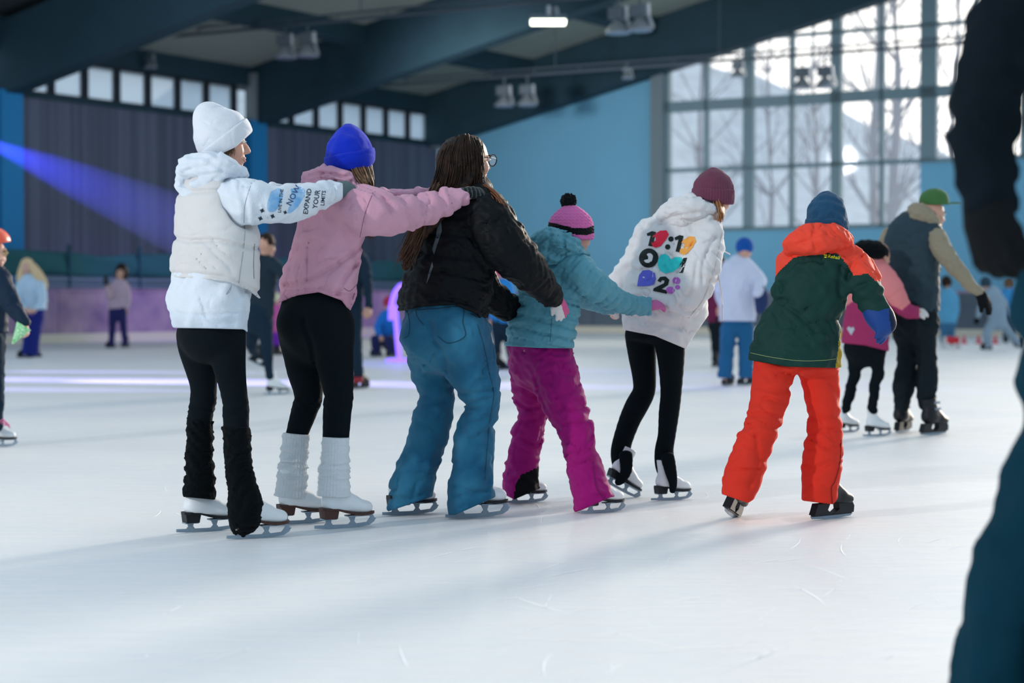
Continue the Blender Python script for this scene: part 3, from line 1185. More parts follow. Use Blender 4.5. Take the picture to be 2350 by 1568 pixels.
def strands(name, guides, n, r, m, parent, jit=.012, wave=.006, seed=1, seg=10, tip=.25, label=None):
    """hair: n tapered locks interpolated between rows of guide curves (each guide: list of world points)"""
    rg = np.random.RandomState(seed)
    G = [spline(np.asarray(g, float), max(2, seg // max(1, len(g) - 1))) for g in guides]
    m_ = min(len(g) for g in G)
    G = [g[np.linspace(0, len(g) - 1, m_).astype(int)] for g in G]
    mb = MB()
    for i in range(n):
        t = rg.uniform(0, len(G) - 1.0001)
        a = int(t); fr = t - a
        c = G[a] * (1 - fr) + G[a + 1] * fr
        u = np.linspace(0, 1, m_)[:, None]
        off = rg.normal(size=3) * jit
        off2 = rg.normal(size=3) * jit * 1.6
        ph = rg.uniform(0, 6.28)
        c = c + off + off2 * u ** 2 + wave * u * np.stack([np.sin(7 * u[:, 0] + ph), np.cos(6 * u[:, 0] + ph), np.sin(5 * u[:, 0] + 2 * ph) * .4], 1)
        end = rg.uniform(.8, 1)
        k = max(3, int(m_ * end))
        rr = r * rg.uniform(.6, 1.3) * (1 - (1 - tip) * np.linspace(0, 1, k) ** 2)
        mb.tube(c[:k], rr, 4, cap=False)
    return fastmesh_poly(name, mb.v, mb.f, m, parent, label=label)


# ------------------------------------------------------------------ skates
m_white_lea = mat('white_boot_leather', '#dfe3e6', rough=.45, spec=.4, var=.06, vscale=14)
m_black_boot = mat('black_boot', '#0f161c', rough=.5, var=.2, vscale=20)
m_brownsole = mat('brown_sole', '#4b2f28', rough=.5, var=.2, vscale=30)
m_blacksole = mat('black_sole', '#141a1f', rough=.5)
m_steel = mat('blade_steel', '#7d8b97', rough=.35, metal=.75)
m_frosty = mat('blade_frosted', '#8fa0ae', rough=.5, metal=.35, bump=.3, bscale=80)
m_lace_w = mat('lace_white', '#d5d8da', rough=.8)
m_green = mat('neon_green', '#2fd34a', rough=.6)
m_red = mat('skate_red', '#8c2530', rough=.6)


def zsole(x):
    return np.interp(x, [-.14, -.045, .03, .07, .15], [.098, .095, .072, .066, .070])


SK = {}


def local_mesh(key, s=None, mb=None, m=None):
    if s is not None:
        v, q = s.mesh(); NTRI[0] += 2 * len(q)
        me = bpy.data.meshes.new(key)
        me.from_pydata([tuple(x) for x in v], [], [tuple(int(i) for i in f) for f in q])
        me.polygons.foreach_set('use_smooth', [True] * len(me.polygons))
    else:
        me = bpy.data.meshes.new(key); me.from_pydata(mb.v, [], mb.f)
    me.materials.append(m); me.update()
    SK[key] = me
    return me


def prep_skates():
    s = Solid(.0045)
    s.wchain([(-.075, 0, .125, .037, .036), (-.02, 0, .122, .038, .038), (.04, 0, .108, .042, .036), (.09, 0, .098, .043, .032), (.118, 0, .094, .036, .028)], math.pi / 2, k=.02)
    s.wchain([(-.04, 0, .13, .038, .05), (-.05, 0, .19, .036, .046), (-.055, 0, .27, .043, .053)], math.pi / 2, k=.05)
    s.wchain([(-.02, 0, .17, .022, .02), (.05, 0, .13, .022, .02)], math.pi / 2, k=.03)
    s.fn(lambda P: zsole(P[:, 0]) - P[:, 2], 'i', .003)
    s.cut((0, 0, .275), (0, 0, 1))
    local_mesh('boot', s, m=m_white_lea)
    s.cut((0, 0, .2), (0, 0, 1), k=.02)
    local_mesh('boot_low', s, m=m_white_lea)
    # sole + heel
    for key, mm in (('sole_brown', m_brownsole), ('sole_black', m_blacksole)):
        mb = MB()
        xs = np.linspace(-.122, .158, 20)
        wd = np.interp(xs, [-.122, -.1, -.04, 0, .07, .12, .15, .158], [.022, .034, .036, .031, .045, .04, .02, .005])
        top = zsole(xs) + .004
        vs = []
        for x, w, z in zip(xs, wd, top):
            th = .012
            vs += [(x, -w, z), (x, w, z), (x, w, z - th), (x, -w, z - th)]
        fs = []
        for i in range(len(xs) - 1):
            a = i * 4; b = a + 4
            fs += [(a, b, b + 1, a + 1), (a + 1, b + 1, b + 2, a + 2), (a + 2, b + 2, b + 3, a + 3), (a + 3, b + 3, b, a)]
        fs += [(0, 1, 2, 3), (len(vs) - 1, len(vs) - 2, len(vs) - 3, len(vs) - 4)]
        mb.add(vs, fs)
        y = .031
        mb.prism([(-.118, -y, .09), (-.04, -y, .088), (-.048, -y, .048), (-.112, -y, .048)], (0, 2 * y, 0))
        local_mesh(key, mb=mb, m=mm)
    mb = MB(); y = .0032
    def ex(poly, yy=y):
        mb.prism([(p[0], -yy, p[1]) for p in poly], (0, 2 * yy, 0))
    bot = [(-.155, .006), (-.10, .0015), (0, 0), (.08, .001), (.13, .007), (.157, .022)]
    topr = [(.168, .040), (.150, .032), (.12, .022), (.06, .018), (0, .017), (-.10, .019), (-.155, .02)]
    ex(bot + topr)
    ex([(-.105, .018), (-.06, .018), (-.07, .030), (-.066, .049), (-.10, .049), (-.095, .030)])
    ex([(.022, .017), (.062, .018), (.052, .030), (.06, .058), (.02, .058), (.034, .030)])
    ex([(.118, .021), (.163, .036), (.150, .058), (.125, .06), (.138, .045)])
    mb.box((-.083, 0, .047), (.034, .022, .003)); mb.box((.075, 0, .0565), (.062, .026, .003))
    local_mesh('blade', mb=mb, m=m_frosty)
    mb = MB()
    for i in range(7):
        x = -.012 + .0125 * i; z = .178 - .0105 * i - (.004 if i < 2 else 0)
        mb.tube([(x - .006, -.02, z - .004), (x, 0, z + .006), (x + .004, .02, z - .004)], .0026, 5)
        mb.tube([(x + .006, -.02, z - .008), (x, 0, z + .004), (x - .004, .02, z)], .0026, 5)
    local_mesh('laces', mb=mb, m=m_lace_w)
    # hockey boot
    s = Solid(.005)
    s.wchain([(-.07, 0, .13, .042, .04), (0, 0, .125, .042, .042), (.06, 0, .11, .048, .036), (.115, 0, .10, .045, .034)], math.pi / 2, k=.02)
    s.wchain([(-.04, 0, .14, .046, .052), (-.05, 0, .2, .044, .05), (-.06, 0, .27, .052, .058)], math.pi / 2, k=.05)
    s.wchain([(-.01, 0, .2, .03, .022), (.06, 0, .14, .03, .022)], math.pi / 2, k=.04)
    s.cut((0, 0, .078), (0, 0, -1))
    s.cut((0, 0, .28), (-.2, 0, 1))
    local_mesh('hockey_boot', s, m=m_black_boot)
    mb = MB()
    def ex2(poly, yy):
        mb.prism([(p[0], -yy, p[1]) for p in poly], (0, 2 * yy, 0))
    ex2([(-.125, .085), (-.03, .085), (-.05, .05), (-.02, .026), (-.15, .026), (-.135, .06)], .022)
    ex2([(.035, .082), (.14, .086), (.155, .06), (.15, .026), (.0, .026), (.04, .05)], .022)
    ex2([(-.15, .028), (.15, .028), (.15, .018), (-.15, .018)], .008)
    local_mesh('blade_holder', mb=mb, m=m_black_boot)
    mb = MB()
    mb.prism([(p[0], -.003, p[1]) for p in [(-.16, .02), (-.15, .006), (-.05, 0), (.05, 0), (.145, .006), (.162, .02)]], (0, .006, 0))
    local_mesh('runner', mb=mb, m=m_frosty)
    mb = MB()
    for i in range(5):
        x = .0 + .018 * i; z = .19 - .013 * i
        mb.tube([(x - .004, -.03, z - .016), (x, 0, z + .001), (x + .004, .03, z - .016)], .0035, 5)
    local_mesh('laces_green', mb=mb, m=m_green)
    mb = MB(); mb.prism([(-.125, -.007, .19), (-.112, -.007, .235), (-.1, -.007, .235), (-.113, -.007, .185)], (0, .014, 0))
    local_mesh('pull_tab', mb=mb, m=m_green)
    mb = MB()
    for x, z in ((-.03, .235), (-.02, .19)):
        mb.box((x + .002, 0, z), (.034, .054, .008))
    local_mesh('buckles', mb=mb, m=m_steel)


prep_skates()


def skate(parent, kind, px, py, yaw, scale=1.0, low=False, pitch=0.0, roll=0.0, lift=0.0, dx=0.0, sole='brown', extra=(), pos=None):
    """stands a skate with its blade middle on the ice at photo pixel px,py"""
    g = ground(px, py) if pos is None else np.asarray(pos, float)
    e = bpy.data.objects.new('skate', None); e.empty_display_size = .05
    COL.objects.link(e); e.parent = parent
    e.matrix_parent_inverse = Matrix.Translation(-Vector(parent.location))
    e.location = (g[0], g[1], g[2] + lift)
    e.rotation_euler = (math.radians(roll), math.radians(-pitch), math.radians(yaw))
    e.scale = (scale,) * 3
    parts = {'figure': ['boot_low' if low else 'boot', 'sole_' + sole, 'blade', 'laces'], 'hockey': ['hockey_boot', 'blade_holder', 'runner']}[kind] + list(extra)
    nm = {'sole_brown': 'sole', 'sole_black': 'sole', 'hockey_boot': 'boot', 'boot_low': 'boot', 'laces_green': 'laces'}
    for p in parts:
        o = bpy.data.objects.new(nm.get(p, p), SK[p]); COL.objects.link(o); o.parent = e
    return e


def person(px, py, label, group=None):
    g = ground(px, py)
    return empty('person', (g[0], g[1], 0), label, 'person', group)


m_skin = mat('skin', '#c99a86', rough=.55, sss=.15, spec=.35, var=.08, vscale=30)
m_skin_pale = mat('skin_pale', '#d3a795', rough=.55, sss=.15, spec=.35, var=.08, vscale=30)


def skeleton(s, neck, chest, pelvis, arms, legs, r=1.0):
    """continuous body under the clothes: world points; arms / legs = lists of point lists"""
    s.wchain([list(neck) + [.055 * r, .05 * r], list(chest) + [.12 * r, .085 * r], list((np.asarray(chest) + pelvis) / 2) + [.10 * r, .08 * r], list(pelvis) + [.12 * r, .09 * r]], 0, k=.03)
    for a in arms:
        rr = np.interp(np.linspace(0, 1, len(a)), [0, .5, 1], [.038, .03, .022]) * r
        s.wchain([list(p) + [q, q] for p, q in zip(a, rr)], 0, k=.03, sub=2)
    for a in legs:
        rr = np.interp(np.linspace(0, 1, len(a)), [0, .5, 1], [.05, .032, .022]) * r
        s.wchain([list(p) + [q, q] for p, q in zip(a, rr)], 0, k=.03, sub=2)

# ------------------------------------------------------------------ tailoring helpers (outlines in photo pixels at the wearer's depth)
def pxcut(s, xs, ys, below=True, k=.004):
    """trims a garment along a hem line"""
    xs = np.asarray(xs, float); ys = np.asarray(ys, float)

    def f(P):
        x, y, z = project(P)
        e = (y - np.interp(x, xs, ys)) * z / FOC
        return e if below else -e
    return s.fn(f, 'i', k)


def between(xs1, ys1, xs2=None, ys2=None):
    """predicate: below line 1 and above line 2 in the photo"""
    def p(c):
        x, y, z = project(c)
        r = y > np.interp(x, xs1, ys1)
        if xs2 is not None:
            r &= y < np.interp(x, xs2, ys2)
        return r
    return p


def grooves(lines, depth, w):
    """stitched channels along polylines"""
    L = [np.asarray(spline(l, 4)) for l in lines]

    def f(P):
        x, y, z = project(P)
        out = np.zeros(len(P))
        for l in L:
            best = np.full(len(P), 1e9)
            for i in range(len(l) - 1):
                a, b = l[i], l[i + 1]
                dx, dy = b - a
                t = np.clip(((x - a[0]) * dx + (y - a[1]) * dy) / (dx * dx + dy * dy + 1e-9), 0, 1)
                best = np.minimum(best, (x - a[0] - t * dx) ** 2 + (y - a[1] - t * dy) ** 2)
            out = np.maximum(out, np.exp(-best / (w * w)))
        return depth * out
    return f


def quilt(pitch, amp, seed=0, warp=.006):
    w = Waves(seed, .16, 6)

    def f(P, u):
        c = (u + warp * w(P)) / pitch
        return -amp * (np.abs(np.sin(np.pi * c)) ** .6 - .6)
    return f


def Wp(L):
    return [pt(*j) for j in L]


def beanie(p, name, a, b, d, prof, cuff, mt, mtc=None, q=1.0, ribs=0, ramp=0, h=.0036, low=None, up=None, fold=.004, seed=1, cuffgrow=4, cap=None, label=None):
    """knitted hat: axis a->b (px), profile (t, half width px), folded cuff between two hem lines"""
    k = d / FOC
    A, B = pt(a[0], a[1], d), pt(b[0], b[1], d)
    s = Solid(h)
    s.lathe(A, B, [(t, r * k) for t, r in prof], q=q, ribs=ribs, ramp=ramp)
    if cap is not None:
        cap(s)
    if low is not None:
        pxcut(s, *low)
    s.add_disp(folds(seed, .09, fold))
    o = build(s, name, mt, p, label=label)
    if up is not None:
        c = Solid(h)
        c.lathe(A, B, [(t, (r + cuffgrow) * k) for t, r in prof], q=q, ribs=ribs, ramp=ramp)
        if cap is not None:
            cap(c, cuffgrow)
        pxcut(c, low[0], [y + 1 for y in low[1]], k=.01); pxcut(c, up[0], up[1], below=False, k=.01)
        c.add_disp(folds(seed + 7, .12, fold * .5))
        build(c, 'cuff', mtc or mt, o)
    return o


CH = 'young skaters holding on to each other in a chain'
m_blk_leg = fabric('black_leggings', '#0a1318', bump=.1, var=.2, sheen=0, spec=.1)
m_whitef = fabric('white_fleece', '#d9dde4', bump=.3, bscale=320)
m_hoodw = fabric('white_sweat', '#d3dbe4', var=.04)
m_rib_w = fabric('white_rib', '#cdd7e2', var=.06)
m_vest = fabric('cream_vest', '#d0cecd', rough=.65, bump=.12, var=.05, sheen=0, spec=.3)
m_blkknit = fabric('black_knit', '#0a0f12', bump=.6, bscale=260, rough=1, sheen=.03, spec=.05)
m_greyglove = fabric('grey_green_knit', '#5f7377', bump=.5, bscale=300)
m_ink = mat('print_ink', '#26333f', rough=.8)
m_bluedye = mat('blue_dye', '#6aa5d6', rough=.9, var=.3, vscale=20, dark='#b7d0e6')
m_dkline = mat('seam_grey', '#8c9299', rough=.9)

# ================================================================== A: white beanie, cream vest
def person_a():
    p = person(530, 1238, 'girl in a white beanie and cream puffer vest at the tail of the chain', CH)
    d = 7.87
    b = Solid(.0065)
    W, ax = head(b, pt(513, 330, d), (math.cos(.25), math.sin(.25), -.02), (-.05, 0, 1), .225, neck=pt(497, 425, d), rneck=.048)
    skeleton(b, pt(497, 425, d), pt(490, 480, d), pt(485, 740, d),
             [Wp([(560, 450, 7.73), (660, 468, 7.82), (795, 433, 8.07)]), Wp([(520, 450, 8.02), (640, 455, 8.18), (770, 432, 8.35)])],
             [Wp([(455, 780, 7.95), (466, 920, 8.0), (458, 1110, 8.02)]), Wp([(518, 790, 7.85), (540, 930, 7.81), (560, 1120, 7.81)])])
    build(b, 'body', m_skin, p)
    face_parts(W, ax, .225, p)
    # hair wisps at the temple
    g1 = [W(.12, -.3, .1), W(.13, -.33, -.08), W(.10, -.31, -.26)]
    g2 = [W(.02, -.34, .08), W(.02, -.36, -.1), W(-.02, -.33, -.3)]
    strands('hair', [g1, g2], 60, .0022, mat('hair_brown', '#5b4230', rough=.5), p, jit=.004, wave=.002)
    # beanie
    def cap(s, g=0):
        s.ell(pt(479, 274, d), np.array([37 + g, 42 + g, 40 + g]) * d / FOC, k=.025)
    ell = [(0, 20), (.08, 40), (.25, 60), (.5, 66), (.75, 57), (.92, 36), (1, 10)]
    beanie(p, 'beanie', (513, 376), (509, 248), d, ell, None, m_whitef, q=1.0, low=([430, 451, 500, 540, 585], [349, 352, 356, 337, 297]),
           up=([430, 462, 560, 600], [370, 347, 273, 243]), fold=.0025, seed=4, cap=cap)
    # hoodie (body, sleeves)
    s = Solid(.0055)
    s.chain([(490, 425, d, 52), (492, 480, d, 70), (492, 560, d, 82), (485, 620, d, 92), (478, 672, d, 97), (479, 712, d, 96), (484, 738, d, 86), (486, 775, d, 82)], -60, .68)
    s.chain([(528, 445, 7.80, 46), (565, 462, 7.73, 54), (615, 470, 7.75, 48), (665, 467, 7.82, 45), (710, 456, 7.92, 38), (755, 441, 8.0, 28), (775, 436, 8.03, 20), (800, 431, 8.08, 17)], 0, .95, k=.03)
    s.chain([(520, 450, 8.0, 44), (600, 457, 8.14, 38), (700, 447, 8.27, 30), (775, 432, 8.36, 17)], 0, .95, k=.03)
    s.fn(lambda P: project(P)[0] * 0 + (project(P)[0] - 787) * .0018, 'i', .004)
    pxcut(s, [370, 400, 480, 560, 575], [750, 753, 754, 756, 772])
    s.add_disp(folds(11, .11, .0075, axis=nrm(pt(700, 440, 8) - pt(560, 470, 7.81)), aniso=1.5))
    s.add_disp(grooves([[(383, 716), (470, 724), (560, 714)]], .006, 4))
    hd = build(s, 'hoodie', m_hoodw, p, split=[('hem_band', m_rib_w, between([380, 470, 570], [716, 724, 712]), 'ribbed white hem band')])[0]
    bv = bvh_of(s)
    mnv = mat('print_navy', '#2c4f7c', rough=.8)
    for (tx, ox, oy, ex, sz, mm) in (('EXPAND', 706, 493, (.16, -.98), 15.5, m_ink), ('YOUR', 728, 480, (.16, -.98), 16, m_ink), ('LIMITS', 744, 473, (.12, -.99), 12.5, m_ink), ('LIVE IN THE', 645, 489, (.1, -.99), 10.5, m_ink), ('NOW', 668, 474, (.45, -.89), 19, mnv)):
        text_decal(bv, 'lettering', tx, (ox, oy), ex, (ex[1], -ex[0]), sz, mm, hd)
    star = lambda x, y, r: [(x + rr * math.cos(a), y + rr * math.sin(a)) for a, rr in [(i * math.pi / 4 + .3, r if i % 2 == 0 else r * .55) for i in range(8)]]
    decal(bv, 'star_print', [star(602, 484, 6), star(598, 502, 6), star(626, 497, 6), star(655, 488, 5)], m_ink, hd, step=2)
    decal(bv, 'dye_patch', [spline([(622, 440), (640, 432), (650, 446), (642, 470), (630, 486), (615, 484), (614, 466), (622, 440)], 4), spline([(668, 434), (688, 428), (700, 440), (690, 466), (672, 486), (660, 488), (668, 462), (668, 434)], 4)], m_bluedye, hd, step=4, lift=.0012)
    seam(bv, 'sleeve_seam', [[(577, 420), (562, 470), (560, 512)]], m_dkline, hd, r=.0011)
    # vest
    s = Solid(.0055)
    ph, q = -60, .72
    s.chain([(512, 400, d, 40), (490, 420, d, 66), (484, 450, d, 82), (487, 490, d, 90), (497, 545, d, 102), (494, 600, d, 106), (493, 650, d, 106), (497, 705, d, 106)], ph, q)
    s.chain([(548, 440, 7.80, 52), (575, 470, 7.72, 57), (640, 478, 7.75, 52)], 0, .95, op='s', k=.02)       # arm hole
    pxcut(s, [370, 390, 470, 525, 570, 595, 612], [633, 636, 640, 648, 666, 686, 688])
    s.add_disp(grooves([[(395, 545), (440, 553), (500, 552), (560, 566), (600, 572)], [(402, 446), (450, 440), (510, 436), (540, 432)], [(385, 628), (470, 632), (530, 641), (600, 676)]], .013, 5.5))
    s.add_disp(folds(21, .14, .0042, axis=(.3, 0, 1), aniso=1.8, sharp=.75))
    v = build(s, 'vest', m_vest, p)
    bv = bvh_of(s)
    seam(bv, 'piping', [[(537, 438), (541, 470), (553, 505), (562, 520), (560, 560), (552, 620), (548, 650)]], m_dkline, v, r=.0016)
    seam(bv, 'zip', [[(584, 560), (582, 600), (583, 640)]], m_dkline, v, r=.0025)
    t = MB(); t.tube(spline([pt(531, 655, 7.66), (pt(528, 668, 7.65)), pt(519, 676, 7.65), pt(524, 668, 7.65), pt(531, 657, 7.66)], 4), .0016, 5)
    fastmesh_poly('toggle_cord', t.v, t.f, m_dkline, v)
    # hood
    s = Solid(.005)
    s.chain([(414, 424, 7.86, 10), (424, 400, 7.83, 24), (452, 384, 7.78, 34), (500, 384, 7.74, 34), (540, 394, 7.76, 22), (563, 404, 7.8, 8)], -30, .9)
    s.chain([(418, 412, 7.84, 16), (424, 432, 7.80, 20), (434, 440, 7.78, 18), (462, 420, 7.75, 22), (505, 402, 7.74, 20)], -30, .75, k=.012)
    s.chain([(440, 372, 7.8, 18), (490, 362, 7.78, 16), (530, 372, 7.79, 14)], -30, .9, k=.02)
    s.add_disp(folds(31, .075, .008, axis=(0, 0, 1), aniso=2.2, sharp=.5))
    s.add_disp(grooves([[(420, 395), (450, 385), (510, 382), (552, 398)], [(418, 425), (450, 408), (500, 396), (545, 402)]], .009, 5))
    build(s, 'hood', m_hoodw, p)
    # glove
    s = Solid(.004)
    hand(s, pt(785, 434, 8.05), pt(826, 436, 8.14) - pt(785, 434, 8.05), np.array([0, -.6, 1]), L=.16, curl=.38, thumb=-1, fat=1.5)
    build(s, 'glove', m_greyglove, p)
    s = Solid(.004)
    hand(s, pt(768, 433, 8.34), pt(815, 440, 8.42) - pt(768, 433, 8.34), np.array([0, .2, 1]), L=.15, curl=.6, thumb=1, fat=1.35)
    build(s, 'glove', m_greyglove, p)
    # leggings
    s = Solid(.006)
    s.chain([(484, 728, 7.87, 74), (484, 765, 7.87, 77)], -60, .8)
    s.chain([(455, 770, 7.94, 50), (457, 800, 7.96, 46), (463, 840, 7.98, 39), (467, 885, 8.0, 30), (466, 922, 8.01, 29), (458, 965, 8.02, 28), (457, 1030, 8.02, 26)], 0, 1, k=.02)
    s.chain([(516, 770, 7.83, 47), (520, 800, 7.83, 43), (526, 840, 7.82, 37), (534, 885, 7.82, 31), (541, 930, 7.81, 29), (542, 980, 7.81, 29), (548, 1050, 7.81, 25)], 0, 1, k=.02)
    w = Waves(8, .035, 8, axis=(0, 0, 1), aniso=3)
    s.add_disp(lambda P: .0022 * w(P) * np.exp(-((project(P)[1] - 935) / 28) ** 2))
    build(s, 'leggings', m_blk_leg, p)
    # leg warmers
    s = Solid(.0045)
    s.chain([(458, 945, 8.02, 30), (459, 1000, 8.02, 30), (457, 1050, 8.02, 31), (459, 1090, 8.02, 33), (457, 1125, 8.02, 36), (456, 1160, 8.02, 38)], 0, 1)
    pxcut(s, [400, 500], [1139, 1148]); pxcut(s, [428, 487], [957, 966], below=False)
    s.add_disp(folds(41, .05, .005, axis=(0, 0, 1), aniso=2.0)); w2 = Waves(9, .012, 10); s.add_disp(lambda P: .0012 * w2(P))
    build(s, 'leg_warmer', m_blkknit, p)
    s = Solid(.0045)
    s.chain([(541, 960, 7.81, 33), (545, 1030, 7.81, 31), (549, 1075, 7.81, 31), (556, 1120, 7.81, 33), (563, 1155, 7.81, 39), (562, 1185, 7.81, 39), (555, 1210, 7.81, 22), (549, 1224, 7.81, 8)], 0, 1)
    pxcut(s, [505, 575], [978, 981], below=False)
    s.add_disp(folds(42, .06, .004, axis=(0, 0, 1), aniso=1.6)); s.add_disp(lambda P: .0012 * w2(P))
    build(s, 'leg_warmer', m_blkknit, p)
    skate(p, 'figure', 474, 1220, 32, .87, sole='black')
    skate(p, 'figure', 592, 1235, 30, .88, low=True)


person_a()

# ================================================================== B: blue beanie, pink hoodie
m_pink = fabric('dusty_pink_sweat', '#cb98ac', var=.08)
m_pinkrib = fabric('dusty_pink_rib', '#c58fa5', var=.08)
m_blueknit = fabric('royal_blue_knit', '#0a2bb8', bump=.4, bscale=350)
m_hairlb = mat('hair_light_brown', '#7d5c40', rough=.45, var=.4, vscale=40, dark='#3d2b1e')
m_striped = fabric('black_stripe_glove', '#14191b', bump=.5, bscale=200)


def person_b():
    p = person(760, 1214, 'girl in a royal blue beanie and dusty pink hoodie', CH)
    d = 8.25
    b = Solid(.0085)
    W, ax = head(b, pt(806, 368, d), (.72, .69, -.05), (0.02, 0, 1), .205, neck=pt(775, 440, d), rneck=.045)
    skeleton(b, pt(775, 435, d), pt(765, 500, d), pt(728, 730, d),
             [Wp([(830, 480, 8.12), (940, 485, 8.22), (1085, 445, 8.36)]), Wp([(790, 470, 8.33), (920, 470, 8.52), (1060, 442, 8.7)])],
             [Wp([(690, 760, 8.32), (710, 910, 8.33), (680, 1040, 8.33), (668, 1110, 8.33)]), Wp([(765, 760, 8.2), (776, 910, 8.18), (770, 1040, 8.16), (766, 1110, 8.16)])], .95)
    build(b, 'body', m_skin_pale, p)
    face_parts(W, ax, .205, p)
    beanie(p, 'beanie', (804, 396), (799, 284), d, [(0, 48), (.2, 54), (.4, 55), (.6, 50), (.78, 36), (.92, 20), (1, 7)], None, m_blueknit,
           low=([740, 752, 800, 847, 865], [388, 391, 392, 386, 366]), up=([740, 865], [361, 336]), fold=.003, seed=14, q=1.15)
    # hair falling on the far side of the face and over the front
    gs = [Wp([(806, 380, 8.16), (818, 405, 8.13), (838, 430, 8.1), (850, 470, 8.2), (848, 520, 8.22), (847, 566, 8.22)]),
          Wp([(830, 378, 8.18), (840, 405, 8.14), (848, 435, 8.12), (853, 470, 8.22), (850, 520, 8.24), (846, 560, 8.24)]),
          Wp([(846, 372, 8.22), (850, 400, 8.2), (854, 435, 8.2), (854, 470, 8.26), (851, 520, 8.28), (848, 570, 8.28)])]
    strands('hair', gs, 200, .0028, m_hairlb, p, jit=.006, wave=.004, seed=3, seg=14)
    # hoodie
    s = Solid(.0055)
    s.chain([(778, 405, d, 36), (772, 425, d, 66), (766, 462, d, 82), (761, 514, d, 82), (752, 566, d, 84), (746, 610, d, 85), (733, 652, d, 93), (722, 690, d, 86), (716, 725, d, 82)], -45, .68)
    s.chain([(812, 462, 8.16, 52), (840, 485, 8.1, 58), (900, 493, 8.15, 48), (960, 482, 8.25, 41), (1020, 463, 8.31, 33), (1055, 452, 8.34, 24), (1095, 445, 8.37, 17)], 0, .95, k=.035)
    s.chain([(790, 465, 8.36, 45), (900, 470, 8.5, 38), (1000, 455, 8.62, 28), (1065, 442, 8.7, 17)], 0, .95, k=.03)
    s.fn(lambda P: (project(P)[0] - 1078) * .0019, 'i', .004)
    pxcut(s, [620, 638, 684, 732, 784, 800, 815], [700, 696, 678, 671, 690, 713, 713])
    s.add_disp(folds(51, .12, .0085, axis=nrm(pt(1000, 470, 8.3) - pt(850, 490, 8.1)), aniso=1.6))
    s.add_disp(grooves([[(641, 668), (680, 664), (732, 660), (775, 668)]], .005, 4))
    s.add_disp(grooves([[(838, 560), (800, 588), (750, 622), (690, 650), (655, 655)], [(842, 575), (815, 610), (790, 640), (775, 672)], [(835, 600), (822, 640), (808, 680)]], .016, 6))
    s.add_disp(grooves([[(905, 452), (925, 470), (935, 500)], [(955, 452), (965, 470), (968, 490)], [(1005, 440), (1018, 455), (1022, 472)], [(880, 460), (895, 485)]], .012, 6))
    objs = build(s, 'hoodie', m_pink, p, split=[('hem_band', m_pinkrib, between([630, 680, 732, 790], [669, 664, 660, 672]), 'ribbed pink hem band')])
    bv = bvh_of(s)
    ms = mat('pink_seam', '#8f6379', rough=.9)
    seam(bv, 'sleeve_seam', [[(856, 442), (838, 490), (826, 545)]], ms, objs[0], r=.0016)
    seam(bv, 'pocket_seam', [[(790, 662), (803, 668), (822, 650)], [(846, 548), (830, 620), (806, 700)]], ms, objs[0], r=.0016)
    # hood
    s = Solid(.005)
    s.chain([(694, 424, 8.24, 8), (712, 408, 8.2, 18), (745, 404, 8.14, 24), (785, 408, 8.12, 22), (812, 420, 8.15, 10)], -30, .9)
    s.chain([(715, 420, 8.17, 16), (760, 425, 8.1, 22), (805, 425, 8.12, 12)], -30, .7, k=.02)
    s.add_disp(folds(55, .06, .007, axis=(0, 0, 1), aniso=2.2))
    s.add_disp(grooves([[(712, 402), (750, 398), (795, 410), (812, 424)], [(705, 418), (740, 412), (790, 418)]], .008, 4))
    build(s, 'hood', m_pink, p)
    # gloves
    s = Solid(.0036)
    hand(s, pt(1075, 443, 8.35), pt(1128, 441, 8.40) - pt(1075, 443, 8.35), np.array([0, -.6, 1]), L=.15, curl=.5, thumb=-1, fat=1.3)
    dr = nrm(pt(1128, 441, 8.40) - pt(1075, 443, 8.35)); o0 = pt(1075, 443, 8.35)
    g = build(s, 'glove', m_striped, p, split=[('stripe', fabric('grey_stripe', '#3d4a4c'), lambda c: np.sin(((c - o0) @ dr) * 2 * np.pi / .018) > .45, 'grey stripes')])
    s = Solid(.004)
    hand(s, pt(1060, 443, 8.7), pt(1105, 446, 8.76) - pt(1060, 443, 8.7), np.array([0, .3, 1]), L=.15, curl=.6, thumb=1, fat=1.3)
    build(s, 'glove', m_striped, p)
    # leggings
    s = Solid(.006)
    s.chain([(722, 680, d, 66), (720, 705, d, 78), (722, 740, d, 85), (726, 775, d, 82)], -45, .66)
    s.chain([(684, 745, 8.28, 46), (690, 790, 8.31, 44), (699, 850, 8.32, 40), (708, 905, 8.33, 32), (698, 945, 8.33, 29), (682, 996, 8.33, 25), (672, 1060, 8.33, 22)], 0, 1, k=.03)
    s.chain([(764, 750, 8.2, 50), (763, 800, 8.18, 48), (771, 850, 8.17, 40), (777, 905, 8.16, 33), (774, 945, 8.17, 32), (771, 1000, 8.18, 30), (768, 1060, 8.18, 27)], 0, 1, k=.03)
    s.ell(pt(682, 742, 8.19), np.array([.075, .075, .08]), k=.07)
    s.ell(pt(745, 750, 8.12), np.array([.085, .07, .09]), k=.07)
    s.add_disp(grooves([[(696, 735), (702, 760), (714, 785), (722, 830)]], .012, 6))
    w = Waves(18, .03, 8, axis=(0, 0, 1), aniso=3)
    s.add_disp(lambda P: .002 * w(P) * np.exp(-((project(P)[1] - 925) / 25) ** 2))
    build(s, 'leggings', m_blk_leg, p)
    # white leg warmers: ribbed, slouching
    m_lw = fabric('cream_leg_warmer', '#d8dde0', bump=.4, bscale=250)
